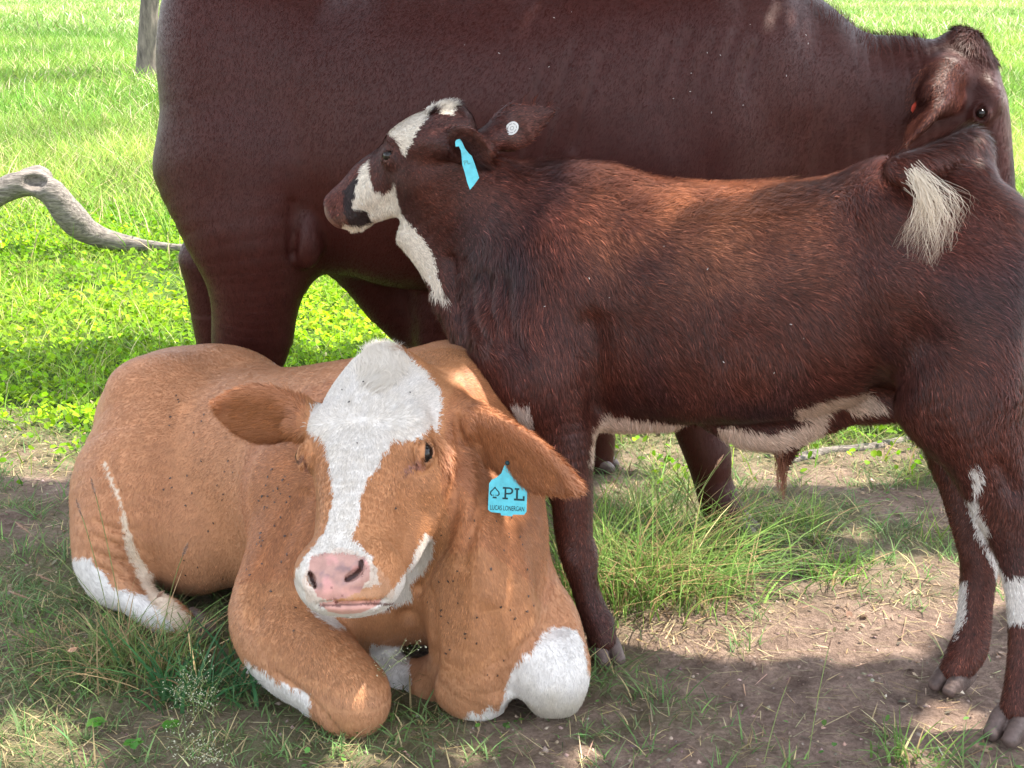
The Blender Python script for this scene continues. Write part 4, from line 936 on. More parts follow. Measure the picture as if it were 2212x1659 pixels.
tg = [(T.p(0, 0, 0), np.array([-.1, .2, 1.])), (T.p(.08, .05, 0), np.array([-.5, 0, .8])), (T.p(-.08, .05, 0), np.array([-.3, 0, .9])), (T.p(0, .12, 0), np.array([.3, -.3, .8]))]
fur('poll_tuft', V, F, Nn, C*np.array([1.10, 1.09, 1.06]), tg, 4200, .038, .0013, .34, M_fur, heifer, .5, 22, .12, tuft, 12, .5)
for i in (0, 1): eyeball(S, i, heifer)
hoof(G(425, 1376)*[1, 1, 0], (.9, -.4), heifer, 1.2)
# ear tag
def plate(name, outline, o, ux, uy, th, mat, parent):
    uz = np.cross(ux, uy); n = len(outline); A = np.array([o+ux*a+uy*b_ for a, b_ in outline])
    bm = bmesh.new(); fr = [bm.verts.new(v+uz*th/2) for v in A]; bk = [bm.verts.new(v-uz*th/2) for v in A]
    bm.faces.new(fr); bm.faces.new(bk[::-1])
    for i in range(n): bm.faces.new([fr[(i+1) % n], fr[i], bk[i], bk[(i+1) % n]])
    bmesh.ops.triangulate(bm, faces=[f for f in bm.faces if len(f.verts) > 4])
    bmesh.ops.recalc_face_normals(bm, faces=bm.faces)
    me = bpy.data.meshes.new(name); bm.to_mesh(me); bm.free(); return link(name, me, mat, parent)
import bmesh
def stamp(polys, o, ux, uy, z, name, mat, parent):
    """thin printed shapes standing just proud of a plate; polys = list of outlines"""
    uz = np.cross(ux, uy); bm = bmesh.new()
    for pl in polys:
        vs = [bm.verts.new(o+ux*a+uy*b_+uz*z) for a, b_ in pl]; bm.faces.new(vs)
    bmesh.ops.triangulate(bm, faces=bm.faces)
    me = bpy.data.meshes.new(name); bm.to_mesh(me); bm.free(); return link(name, me, mat, parent)
def text_mesh(txt, size, o, ux, uy, z, name, mat, parent, width=None):
    cu = bpy.data.curves.new('txt', 'FONT'); cu.body = txt; cu.size = size; cu.align_x = 'CENTER'; cu.offset = .00012
    ob = bpy.data.objects.new('txt', cu); COL.objects.link(ob); dg = bpy.context.evaluated_depsgraph_get()
    me = bpy.data.meshes.new_from_object(ob.evaluated_get(dg)); bpy.data.objects.remove(ob)
    n = len(me.vertices); co = np.empty(n*3, np.float32); me.vertices.foreach_get('co', co); co = co.reshape(-1, 3)
    if width: co[:, 0] *= width/(co[:, 0].max()-co[:, 0].min())
    W = o+co[:, :1]*ux+co[:, 1:2]*uy+np.cross(ux, uy)*z; me.vertices.foreach_set('co', W.astype(np.float32).ravel()); me.update()
    me.materials.clear(); return link(name, me, mat, parent)
ty = S.hit(1096, 1003)[1]-.008
o = P(1097, 1060, ty); k = (o[1]*math.cos(PITCH)+(1.45-o[2])*math.sin(PITCH))/FPX
ux = unit((1, -.10, -.02)); uy = unit((.02, .12, 1)); uy = unit(uy-ux*np.dot(ux, uy))
def tp(pts): return [((a-1097)*k, (1060-b_)*k) for a, b_ in pts]
out = tp([(1088, 1004), (1094, 1000), (1102, 1002), (1105, 1010), (1112, 1024), (1122, 1032), (1134, 1037), (1139, 1045), (1139, 1104), (1134, 1111), (1110, 1112), (1108, 1116), (1084, 1115), (1083, 1110), (1060, 1109), (1055, 1103), (1056, 1046), (1061, 1038), (1072, 1032), (1082, 1022)])
tg_ = plate('ear_tag', out, o, ux, uy, .0018, M_tag, heifer); tag(tg_, 'blue ear tag with a spade and the letters PL')
polys = []
def box(x0, y0, x1, y1): polys.append(tp([(x0, y0), (x1, y0), (x1, y1), (x0, y1)])[::-1])
# P
box(1086, 1052, 1091, 1056); box(1090, 1052, 1094, 1078); box(1086, 1075, 1098, 1079)
ang = np.linspace(-90, 90, 9)
ro = [(1100+9*math.cos(R(a)), 1060+8*math.sin(R(a))) for a in ang]; ri = [(1100+5*math.cos(R(a)), 1060+4.4*math.sin(R(a))) for a in ang]
for i in range(8): polys.append(tp([ro[i], ro[i+1], ri[i+1], ri[i]])[::-1])
box(1094, 1052, 1100, 1055.6); box(1094, 1064.4, 1100, 1068)
# L
box(1112, 1053, 1122, 1057); box(1115, 1057, 1119.5, 1076); box(1111, 1076, 1134, 1080.5); box(1130, 1070, 1134, 1076)
# spade outline
sp = [(1069, 1052), (1074, 1058), (1079, 1063), (1080, 1069), (1076, 1073), (1071.5, 1071), (1071.5, 1074), (1074, 1078), (1064, 1078), (1066.5, 1074), (1066.5, 1071), (1062, 1073), (1058, 1069), (1059, 1063), (1064, 1058)]
cx_, cy_ = 1069, 1066
inn = [(cx_+(a-cx_)*.72, cy_+(b_-cy_)*.72) for a, b_ in sp]
for i in range(len(sp)): j = (i+1) % len(sp); polys.append(tp([sp[i], sp[j], inn[j], inn[i]])[::-1])
stamp(polys, o, ux, uy, .0013, 'tag_lettering', M_ink, tg_)
o2 = o+uy*((1060-1103.5)*k)+ux*0
text_mesh('LUCAS LONERGAN', 15*k, o2, ux, uy, .0013, 'tag_lettering', M_ink, tg_, 74*k)
pin = Sculpt(); pin.blob(P(1096, 1000, ty-.003), .0045, k=.004); v_, f_, _ = pin.mesh(.0015, 1); link('tag_pin', mesh_np('tag_pin', v_, f_), M_ink, tg_)
HV, HN = V, Nn
# ---------------- calf
S = shape_calf(); S.near = S_near(S); T = S.T
calf = empty('calf', (.6, 2.95, 0), 'dark red calf with a white face standing over the lying tan cow', 'calf')
M_coat2 = mat_coat('red_coat', .6, .3, .3, .1, (1, .6, .5)); M_fur2 = mat_coat('red_fur', .45, .34, hair=True, trans=.25)
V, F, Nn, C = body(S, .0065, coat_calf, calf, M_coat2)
gd = [((.1, 3.1, .9), (.7, -.2, -.6)), ((.15, 2.95, .7), (.4, 0, -.9)), ((.4, 2.9, .95), (.8, -.3, -.5)), ((.4, 2.85, .75), (.7, -.2, -.7)), ((.7, 2.75, .9), (.9, -.3, -.3)), ((.7, 2.7, .7), (.8, -.2, -.6)), ((1., 2.7, .9), (.7, -.2, -.7)),
      ((1., 2.65, .7), (.3, 0, -1)), ((1., 2.7, .4), (0, 0, -1)), ((.9, 2.9, .4), (0, 0, -1)), ((.2, 3.0, .3), (0, 0, -1)), ((.5, 2.9, .6), (.7, 0, -.6)), ((0, 3.05, .8), (.1, 0, -1)), ((0., 3.1, 1.0), (.6, -.1, -.7)), ((.3, 3.1, 1.06), (.9, -.3, .1)), ((.6, 3.0, 1.05), (.9, -.3, .1))] + along_head(S)
for A, B in ((P(950, 318, 3.08), P(1062, 330, 2.98)), (P(1050, 300, 3.22), P(1190, 244, 3.33))): gd += [(A*.6+B*.4, B-A), (B, B-A)]
def cl_(p, n):
    l, nn, f = T.local(p); hd = np.linalg.norm(p-T.p(0, .55, -.2), axis=1) < T.L*.7
    L = .019+.017*np.clip((p[:, 2]-.55)*4, 0, 1)*np.clip((fbm(p, 5, 2, 77)+.5), .2, 1); L = np.where(p[:, 2] < .45, .012, L); L = np.where((p[:, 2] > 1.0) & (proj(p)[0] < 1215) & (proj(p)[1] < 345), .011, L); return np.where(hd, .009, L)
def ck(Vv, nn):
    k = np.ones(len(Vv)); l, n_, f = T.local(Vv)
    for cc, out, al, up in S.eyes: k = np.where(np.linalg.norm(Vv-cc-out*.02*T.L, axis=1) < .038*T.L, 0, k)
    hd = np.linalg.norm(Vv-T.p(0, .45, -.2), axis=1) < T.L*.85
    return k*np.where((n_ > .955) & hd, 0, 1)*np.where(hd, 1.8, 1)*np.where((nn*(CAM-Vv)).sum(1) > -.4, 1, .4)
fur('fur', V, F, Nn, C, gd, 380000, cl_, .0014, .26, M_fur2, calf, .62, 11, .5, ck, 21, .4)
def mane(Vv, nn): x, y = proj(Vv); return ((nn[:, 2] > .72) & (Vv[:, 2] > .95) & (x > 1060) & (x < 1700))*1.
fur('mane', V, F, Nn, C*1.15, [((0, 3.1, 1), (.6, -.2, .5)), ((.5, 3, 1), (.9, -.3, .25))], 7000, .032, .0014, .75, M_fur2, calf, .4, 20, .2, mane, 22, .3)
def ctuft(Vv, nn): l, n_, f = T.local(Vv); return ((l/.13)**2+((n_-.03)/.13)**2+((f+.07)/.12)**2 < 1)*1.
fur('poll_tuft', V, F, Nn, C, [(T.p(0, 0, 0), np.array([.5, .1, .8])), (T.p(0, .2, 0), np.array([.9, 0, .6]))], 2600, .024, .0015, .5, M_fur2, calf, .8, 40, .15, ctuft, 23, .8)
for i in (0, 1): eyeball(S, i, calf, .036)
hoof(P(1308, 1408, 3.04)*[1, 1, 0]+[0, 0, .0], (.35, -.9), calf, 1.15)
hoof(P(2183, 1560, 2.69)*[1, 1, 0], (-.7, -.7), calf, 1.3); hoof(P(2058, 1470, 2.90)*[1, 1, 0], (-.8, -.6), calf, 1.2); hoof((.03, 3.30, 0), (-.5, -.8), calf, 1.0)
# tail switch : long wavy strands
def strands(name, n, rootf, tipf, colf, width, mat, parent, wave=.006, seg=9, seed=5, sag=(0, 0, 0)):
    g = np.random.default_rng(seed); Tt = np.linspace(0, 1, seg); Vs = []; Cs = []
    for i in range(n):
        a, c = rootf(g), tipf(g); ph = g.uniform(0, 6.28, 2); am = g.uniform(.3, 1, 2)*wave
        ln = a+(c-a)*Tt[:, None]+np.array(sag)*(Tt*(1-Tt)*4)[:, None]
        ln[:, 0] += am[0]*np.sin(ph[0]+Tt*9)*Tt; ln[:, 1] += am[1]*np.sin(ph[1]+Tt*8)*Tt
        w_ = width*(1-.8*Tt)*.5; sd = np.array([1., .2, 0])
        Vs.append(np.stack([ln-w_[:, None]*sd, ln+w_[:, None]*sd], 1).reshape(-1, 3)); Cs.append(np.repeat(colf(g, Tt), 2, 0))
    I = (np.arange(n)[:, None]*seg*2+np.arange(seg-1)[None]*2).reshape(-1, 1); F_ = I+np.array([[0, 1, 3, 2]])
    return link(name, mesh_np(name, np.concatenate(Vs), F_, True, np.clip(np.concatenate(Cs), .01, .8)), mat, parent)
def tcol(g, Tt): b_ = g.uniform(.8, 1.15); w_ = np.clip((Tt-.62)*2.5*g.uniform(0, 1.2), 0, .8)[:, None]; return np.array((.66, .58, .47))*b_*(1-w_)+np.array((.16, .08, .06))*w_
LK = [(1944+162*u_, 578-75*abs(u_-.35)**1.2*1.6-g_*62) for u_, g_ in zip(np.linspace(0, 1, 17)**1.15, np.random.default_rng(2).random(17))]
def swtip(g): a, b_ = LK[min(int(g.beta(1.2, 1.8)*17), 16)]; return P(a+g.normal()*3.2, b_+g.normal()*7, 2.665+g.normal()*.006)
strands('tail_switch', 250, lambda g: P(1974+g.normal()*9, 380+g.normal()*12, 2.655+g.normal()*.006), swtip, tcol, .0012, M_fur2, calf, .018, sag=(.014, -.02, .012))
strands('sheath_hair', 110, lambda g: P(1692+g.normal()*11, 965+g.normal()*12, 2.99+g.normal()*.01), lambda g: P(1688+g.normal()*8, 1010+g.uniform(0, 75), 2.99+g.normal()*.01), lambda g, Tt: np.tile(np.array((.20, .08, .045))*g.uniform(.7, 1.4), (len(Tt), 1)), .0016, M_fur2, calf, .004, seed=6)
# tags on the calf
def quad_tag(pts, Y, th, name, mat, parent, tilt=0):
    c = np.mean(pts, 0); o = P(c[0], c[1], Y); k = (o[1]*math.cos(PITCH)+(1.45-o[2])*math.sin(PITCH))/FPX
    ux = unit((1, tilt, 0)); uy = unit((0, .12, 1)); uy = unit(uy-ux*np.dot(ux, uy))
    return plate(name, [((a-c[0])*k, (c[1]-b_)*k) for a, b_ in pts][::-1], o, ux, uy, th, mat, parent), o, ux, uy, k, c
tagY = S.hit(1012, 345)[1]-.016
ct = crop([(1040, 445), (1050, 428), (1075, 422), (1090, 440), (1112, 490), (1143, 530), (1162, 545), (1190, 620), (1216, 705), (1180, 755), (1148, 792), (1128, 740), (1108, 660), (1092, 610), (1095, 560), (1082, 505), (1068, 475), (1044, 478)], *CC)
tg2, o, ux, uy, k, c = quad_tag(ct, tagY, .0018, 'ear_tag', M_tag, calf); tag(tg2, 'narrow blue ear tag hanging inside the near ear')
M_inkf = mat_plain('faded_ink', (.07, .26, .27), .6)
ax_ = unit(np.array([.30, -1.]))
uy3 = ux*-.30+uy*.95; uy3 = unit(uy3); ux3 = unit(ux-uy3*np.dot(ux, uy3))
text_mesh('PL', 14*k, o+ux*(5*k)+uy*(-12*k), ux3, uy3, .0013, 'tag_lettering', M_inkf, tg2, 13*k)
M_white = mat_plain('white_plastic', (.62, .62, .60), .4, .4)
ang = np.linspace(0, 2*math.pi, 28, endpoint=False)
bt, o, ux, uy, k, c = quad_tag([(1106+14*math.cos(a)+3*math.sin(a), 277-14.5*math.sin(a)) for a in ang][::-1], S.hit(1106, 277)[1]-.02, .003, 'ear_button', M_white, calf)
M_grey = mat_plain('grey_print', (.22, .22, .22), .6)
pol_ = []
for r0, r1 in ((.72, .62), (.30, .22)):
    for i in range(28):
        a0, a1 = ang[i], ang[(i+1) % 28]
        if r0 > .5 and i % 4 == 3: continue
        pol_.append([((14*math.cos(a)+3*math.sin(a))*r*k, (14.5*math.sin(a))*r*k) for a, r in ((a0, r0), (a1, r0), (a1, r1), (a0, r1))])
stamp(pol_, o, ux, uy, .0019, 'button_print', M_grey, bt)
CV, CN = V, Nn
# ---------------- big cow
S = shape_cow(); T = S.T
cow = empty('cow', (0, 4.1, 0), 'large dark brown cow standing side on behind the calf', 'cow')
M_coat3 = mat_coat('brown_coat', .48, .24, .25, .0, (.8, .7, .9)); M_fur3 = mat_coat('brown_fur', .5, .14, hair=True, trans=.1)
V, F, Nn, C = body(S, .0085, coat_cow, cow, M_coat3)
gd = [((-.8, 3.8, 1.2), (-.2, 0, -1)), ((-.5, 3.75, 1.1), (-.5, 0, -.9)), ((0, 3.7, 1.2), (-.6, 0, -.8)), ((.4, 3.7, 1.2), (-.4, 0, -.9)), ((.8, 3.7, 1.1), (-.4, 0, -.9)), ((-.7, 3.8, .6), (0, 0, -1)), ((0, 3.8, .8), (-.7, 0, -.6)), ((.6, 3.8, .5), (0, 0, -1)), ((1., 3.8, 1.2), (-.4, 0, -.9))]+along_head(S)
fur('fur', V, F, Nn, C, gd, 230000, lambda p, n: np.where(p[:, 0] > 1.0, .02, .013), .0013, .07, M_fur3, cow, .12, 6, .12, lambda v, n: np.where((n*(CAM-v)).sum(1) > -.6, 1, .25), 31)
def mane2(Vv, nn): x, y = proj(Vv); return ((nn[:, 2] > .6) & (Vv[:, 2] > 1.25) & (x > 1500) & (x < 2000))*1.
A, B = P(2045, 170, 3.80), P(1936, 318, 3.66)
fur('ear_hair', V, F, Nn, C*np.array([2.6, 3.2, 2.6]), [((A+B)/2, B-A)], 2500, .016, .0014, .2, M_fur3, cow, .3, 25, .15, lambda Vv, nn: (np.linalg.norm(Vv-A-np.clip(((Vv-A)@(B-A))/np.dot(B-A, B-A), .1, 1)[:, None]*(B-A), axis=1) < .075)*1., 35, .3)
fur('mane', V, F, Nn, C*1.2, [((0, 4, 1.4), (-.2, 0, 1))], 2600, .035, .0017, .7, M_fur3, cow, .4, 20, .2, mane2, 32, .3)
def ctuft2(Vv, nn): l, n_, f = T.local(Vv); return ((l/.15)**2+((n_-.02)/.16)**2+((f+.06)/.12)**2 < 1)*1.
fur('poll_tuft', V, F, Nn, C, [(T.p(0, 0, 0), np.array([-.3, -.3, -.5])), (T.p(0, .2, 0), np.array([.1, -.3, -.9]))], 2600, .035, .0015, .3, M_fur3, cow, .5, 25, .2, ctuft2, 33, .5)
for i in (0, 1): eyeball(S, i, cow, .023)
hoof(P(1590, 1142, 3.83)*[1, 1, 0], (.8, -.3), cow, 1.5); hoof(P(1292, 1010, 4.38)*[1, 1, 0], (.8, -.3), cow, 1.5); hoof((-.73, 4.02, 0), (.8, -.3), cow, 1.5); hoof((-.85, 4.42, 0), (.8, -.3), cow, 1.5); hoof((-.22, 4.3, 0), (.8, -.3), cow, 1.5)
M_red = mat_plain('red_plastic', (.55, .06, .03), .4, .4)
rt = quad_tag([(1968, 238), (1970, 228), (1984, 213), (1987, 217), (1982, 230), (1972, 243)], S.hit(1977, 228, 3.2, 4.8)[1]-.008, .004, 'ear_tag', M_red, cow)[0]; tag(rt, 'small red button tag in the ear')
# ---------------- pale specks, taken for insects, added on the dark coats
cm_ = bmesh.new(); vs_ = [cm_.verts.new(c_) for c_ in ((-.004, 0, .001), (-.001, .0016, .002), (.004, .0004, .0012), (.001, -.0014, .0022), (.0, .0, .0035))]
for a_ in range(4): cm_.faces.new([vs_[a_], vs_[(a_+1) % 4], vs_[4]])
cme = bpy.data.meshes.new('pale_speck'); cm_.to_mesh(cme); cm_.free(); cme.materials.append(mat_plain('speck_pale', (.42, .38, .36), .7, .2))
def flecks(SS, VV, NN, n, poly, lab, grp, seed):
    g_ = np.random.default_rng(seed); a_, b_ = proj(VV); cand = np.flatnonzero(inpoly(a_, b_, poly) & front(VV, NN, .4))
    for i in g_.choice(cand, n, replace=False):
        o_ = bpy.data.objects.new('pale_speck', cme); COL.objects.link(o_); o_.location = VV[i]+NN[i]*.008; o_.rotation_mode = 'QUATERNION'
        o_.rotation_quaternion = Vector(NN[i]).to_track_quat('Z', 'X') @ Matrix.Rotation(g_.uniform(0, 6.28), 3, 'Z').to_quaternion(); o_.scale = [g_.uniform(.35, .85)]*3; tag(o_, lab, 'chaff fleck', grp)
flecks(S, V, Nn, 18, [(900, 10), (1750, 60), (1700, 300), (1200, 200), (1000, 300), (820, 150)], 'tiny pale speck on the coat of the big dark cow', 'pale specks on the big dark cow', 61)
flecks(None, CV, CN, 9, [(1050, 500), (1900, 500), (1850, 820), (1150, 800)], 'tiny pale speck on the coat of the dark red calf', 'pale specks on the calf', 62)
# ---------------- flies
fm = bmesh.new()
bmesh.ops.create_icosphere(fm, subdivisions=1, radius=.0017, matrix=Matrix.Diagonal((1.5, .9, .8, 1)))
for s_ in (-1, 1):
    v_ = [fm.verts.new(c_) for c_ in ((.0008, .0006*s_, .0012), (-.0045, .0004*s_, .0014), (-.0038, .0026*s_, .0012), (-.001, .0022*s_, .0012))]; fm.faces.new(v_)
fme = bpy.data.meshes.new('fly'); fm.to_mesh(fme); fm.free(); fme.materials.append(mat_plain('fly', (.02, .015, .014), .4, .5))
x, y = proj(HV); okv = front(HV, HN, .5)
reg = [([(330, 990), (470, 960), (600, 1010), (640, 1050), (560, 1250), (420, 1290), (280, 1050)], 50), ([(330, 860), (450, 840), (450, 940), (340, 980)], 8), ([(960, 1080), (1160, 1120), (1200, 1300), (1120, 1480), (900, 1420)], 36), ([(560, 1150), (640, 1150), (640, 1400), (560, 1350)], 8), ([(720, 820), (900, 840), (880, 1120), (740, 1120)], 9)]
g = np.random.default_rng(4)
for poly, n in reg:
    cand = np.flatnonzero(inpoly(x, y, poly) & okv)
    for i in g.choice(cand, n, replace=False):
        o = bpy.data.objects.new('fly', fme); COL.objects.link(o); nn = Vector(HN[i]); o.location = HV[i]+HN[i]*.0045
        o.rotation_mode = 'QUATERNION'; o.rotation_quaternion = nn.to_track_quat('Z', 'X') @ Matrix.Rotation(g.uniform(0, 6.28), 3, 'Z').to_quaternion()
        o.scale = [g.uniform(.6, 1.0)]*3
        tag(o, 'tiny dark fly sitting on the hide of the lying tan cow', 'fly', 'flies on the lying tan cow')
# ================================================================== WOOD
def bark_mat(name, dark, light, scale=(3, 3, 14)):
    m, t, b = nodes(name); tc = N(t, 'ShaderNodeTexCoord'); mp = N(t, 'ShaderNodeMapping'); mp.inputs['Scale'].default_value = scale
    n = N(t, 'ShaderNodeTexNoise'); n.inputs['Scale'].default_value = 6; n.inputs['Detail'].default_value = 7; n.inputs['Roughness'].default_value = .7
    t.links.new(tc.outputs['Object'], mp.inputs[0]); t.links.new(mp.outputs[0], n.inputs['Vector'])
    cr = N(t, 'ShaderNodeValToRGB'); e = cr.color_ramp.elements; e[0].position = .33; e[0].color = (*dark, 1); e[1].position = .66; e[1].color = (*light, 1)
    t.links.new(n.outputs[0], cr.inputs[0]); t.links.new(cr.outputs[0], b.inputs['Base Color']); b.inputs['Roughness'].default_value = .85
    bm = N(t, 'ShaderNodeBump'); bm.inputs['Strength'].default_value = .9; bm.inputs['Distance'].default_value = .02; t.links.new(n.outputs[0], bm.inputs['Height']); t.links.new(bm.outputs[0], b.inputs['Normal']); return m
M_drift = bark_mat('weathered_wood', (.06, .05, .045), (.30, .26, .23), (2.2, 13, 13)); M_bark = bark_mat('bark', (.05, .04, .035), (.22, .18, .15), (2, 2, .5))
W = Sculpt()
W.tube([pr(-160, 520, 8.0, 0.077), pr(-60, 455, 8.05, 0.073), pr(10, 410, 8.05, 0.067), pr(70, 396, 8.05, 0.069), pr(115, 420, 8.03, 0.071), pr(148, 462, 8.05, 0.081), pr(190, 500, 8.1, 0.072), pr(255, 522, 8.12, 0.052), pr(330, 531, 8.1, 0.033), pr(420, 535, 8.05, 0.019), pr(455, 537, 8.0, 0.010)], .05)
W.blob(P(78, 385, 8.14), (.095, .06, .07), k=.05)
W.blob(W.hit(73, 392, 7, 9), (.066, .06, .045), k=.015, sub=True)
W.warp(lambda q: .012*fbm(q, 7, 3, 5)+.005*np.abs(fbm(q*np.array([1, 1.5, 1.5]), 22, 2, 6)), (-4, 7, -1), (1, 9, 2))
V, F, _ = W.mesh(.012, 0); tag(link('fallen_branch', mesh_np('fallen_branch', V, F), M_drift), 'weathered grey dead branch with a knot hole curving down onto the clover', 'branch')
W = Sculpt(); W.tube([pr(1730, 985, 4.55, .014), pr(1800, 975, 4.6, .017), pr(1880, 968, 4.62, .018), pr(1960, 950, 4.7, .014)], .02); W.tube([pr(1690, 1000, 4.45, .008), pr(1760, 985, 4.55, .012)], .02)
W.warp(lambda q: .004*fbm(q, 30, 3, 5), (0, 4, -1), (3, 6, 1)); V, F, _ = W.mesh(.006, 0); tag(link('fallen_stick', mesh_np('fallen_stick', V, F), M_drift), 'thin dead stick lying in the grass behind the calf belly', 'stick')
def crown_leaves(c, r, n, size, col, keep=None, seed=1, sheet=None):
    g = np.random.default_rng(seed); q = g.normal(size=(n, 3)); q /= np.linalg.norm(q, axis=1)[:, None]
    q = sheet(g, n) if sheet is not None else np.asarray(c)+q*g.random((n, 1))**.33*np.asarray(r)
    k = fbm(q, 1.3, 3, seed) > -.12
    if keep is not None: k = keep(q, g)
    q = q[k]; n = len(q); return leaves(q, g.uniform(.6, 1.2, n)*size, np.clip(np.array(col)*np.exp(g.normal(size=(n, 1))*.25), .01, .6), 1.4)
def tree(name, label, trunk, limbs, leafparts, cat='tree'):
    r = empty(name, trunk[0][:3], label, cat); W = Sculpt(); W.tube(trunk, .05)
    for l_ in limbs: W.tube(l_, .06)
    W.warp(lambda q: .012*fbm(q*np.array([1, 1, .3]), 9, 3, 5), (-40, -40, -1), (40, 60, 20)); V, F, _ = W.mesh(.04, 0)
    link('trunk', mesh_np('trunk', V, F), M_bark, r); V, F, C = merge(leafparts); link('crown', mesh_np('crown', V, F, True, C), M_leaf, r)
# the leaning trunk at the top left
bx, by = G(314, 172)[:2]
tree('leaning_tree', 'slender leaning tree trunk in the field at the far left', [(bx, by, -.1, .21), (bx+.03, by, .25, .16), (bx+.15, by, 1.2, .145), (bx+.32, by, 2.4, .13), (bx+.3, by, 4, .11)],
     [[(bx+.3, by, 3.6, .07), (bx+1.4, by+.4, 5.2, .04)], [(bx+.3, by, 3.8, .07), (bx-1., by-.4, 5.4, .04)]], [crown_leaves((bx+.2, by, 5.6), (2.3, 2.1, 1.5), 5000, .09, (.06, .12, .03))])
# ---------------- the tree whose crown shades the animals (it stands to the left of the camera and is out of the picture)
k_ = 1/math.tan(SUN_EL); sh = np.array([math.sin(SUN_AZ)*k_, math.cos(SUN_AZ)*k_])
def shadow_xy(q): return q[:, 0]-sh[0]*q[:, 2], q[:, 1]-sh[1]*q[:, 2]
def spot(p, r, px=None):    # a gap in the leaves that lets the sun reach point p
    return (p[0]-sh[0]*p[2], p[1]-sh[1]*p[2], r)
GAPS = [spot(P(a, 410, 3.06-(a-1280)*.0003), r_) for a, r_ in ((1290, .12), (1380, .17), (1470, .2), (1560, .2), (1650, .2), (1740, .17), (1830, .12))]+[spot(P(a, 500, 2.89), .16) for a in (1320, 1430, 1540, 1650, 1740)]+[ spot(P(1000, 830, 2.92), .05), spot(P(1005, 1020, 2.82), .04), spot(P(2190, 480, 2.9), .01), spot(P(1100, 370, 3.15), .06),
        spot(P(955, 230, 3.1), .06), spot(P(480, 880, 2.88), .03), spot(P(1225, 1075, 2.8), .04), spot(P(1190, 980, 2.85), .03), spot(P(1940, 320, 3.7), .05), spot(P(1990, 200, 3.75), .05),
        spot(G(1400, 1350), .24), spot(G(1560, 1330), .26), spot(G(1700, 1330), .28), spot(G(1850, 1310), .28), spot(G(2000, 1260), .26), spot(G(2080, 1560), .12), spot(G(1980, 1640), .09), spot(G(1760, 1640), .05), spot(G(1480, 1600), .05), spot(G(40, 1110), .13), spot(G(90, 1020), .10), spot(G(40, 1600), .16), spot(G(180, 1640), .06),
        spot(G(1320, 1230), .28), spot(G(1480, 1230), .28), spot(G(1650, 1180), .2), spot(G(1420, 1080), .2), spot(G(1650, 980), .35), spot(G(1850, 1000), .25), spot(G(1950, 930), .3), spot(G(1850, 1160), .10), spot(G(560, 1590), .05), spot(G(1700, 1540), .06), spot(G(1330, 1510), .04), spot(G(430, 1530), .06)]
PROT = [(P(945, 870, 2.82), .07), (P(270, 790, 3.6), .2), (P(480, 770, 3.5), .2), (P(800, 870, 2.78), .12), (P(740, 1050, 2.65), .10), (P(1200, 1450, 2.74), .10), (P(1600, 60, 3.9), .2), (P(1760, 130, 3.9), .16), (P(1900, 120, 3.9), .14), (P(1500, 200, 3.8), .2), (P(1150, 1250, 2.78), .08)]
def shade_keep(q, g):
    x, y = shadow_xy(q); k = np.ones(len(q), bool); e = fbm(np.stack([x, y, 0*x], 1), 2.5, 3, 200)
    edge = 4.55+.35*e+np.where(x > .3, -.2, 0)
    k &= (y < edge) | ((y > 5.1) & (y < 6.0+.5*e) & (x < -.6)) | ((y > 7.2) & (y < 7.6+e*.6) & (e > .25))
    for gx0, gy0, r in GAPS: k &= np.hypot(x-gx0, (y-gy0))*(1+.5*e) > r
    for p_, r in PROT: s_ = spot(p_, r); k |= (np.hypot(x-s_[0], y-s_[1]) < r) & (g.random(len(x)) < .8)
    k &= (x > -2.6) & (x < 1.9) & (y > 1.7)
    return k
sheet = lambda g, n: np.stack([g.uniform(-1, 4.2, n), g.uniform(1.7, 9, n), g.uniform(3.3, 4.5, n)], 1)
tree('shade_tree', 'broad shade tree standing left of the group with its crown overhead', [(-3.4, .6, -.1, .30), (-3.3, .7, .6, .22), (-3.0, .9, 2.0, .19), (-2.5, 1.3, 3.3, .15)],
     [[(-2.6, 1.2, 3.1, .12), (-.6, 1.9, 3.7, .09), (1.2, 2.4, 4.1, .06), (3.0, 3.0, 4.2, .03)], [(-2.6, 1.2, 3.2, .11), (-1.8, 2.9, 4.0, .07), (-.8, 4.2, 4.3, .04)], [(-2.7, 1.2, 3.0, .10), (-3.2, 3., 3.9, .05)], [(-1.2, 1.8, 3.8, .07), (-.2, .6, 4.2, .04)]],
     [crown_leaves(None, None, 60000, .062, (.06, .12, .03), shade_keep, 9, sheet)])

# ================================================================== PLANTS ONE CAN TELL APART
def clump(name, label, x, y, n, h, spread, lean, base, w=(.003, .006), dry=.2, cat='grass clump', heads=0, droop=(.2, 1.2), az=None, stems=None):
    g = rng; r = empty(name, (x, y, 0), label, cat)
    q = np.stack([x+g.normal(size=n)*spread, y+g.normal(size=n)*spread*.7, np.zeros(n)-.005], 1)
    a = np.arctan2(q[:, 1]-y, q[:, 0]-x)+g.normal(size=n)*1.6 if az is None else g.normal(size=n)*.6+az
    V, F, C = merge([blades(q, h*g.uniform(.35, 1, n), g.uniform(*w, n), a, g.uniform(.0, 1, n)**1.5*lean, g.uniform(*droop, n), gcol(n, base, .22, dry, (.40, .28, .15)), 6)])
    link('blades', mesh_np('blades', V, F, True, C), M_leaf, r)
    for (px, py, Y, tx, ty_) in (stems or []):
        stalk(r, np.array([x+g.normal()*spread*.5, y+g.normal()*spread*.4, 0]), P(px, py, Y), g)
    return r
M_stem = mat_plain('grass_stem', (.22, .27, .10), .6, .3, .2); M_seed = mat_plain('seed_head', (.48, .33, .25), .8, .2, .2, 60, trans=.3)
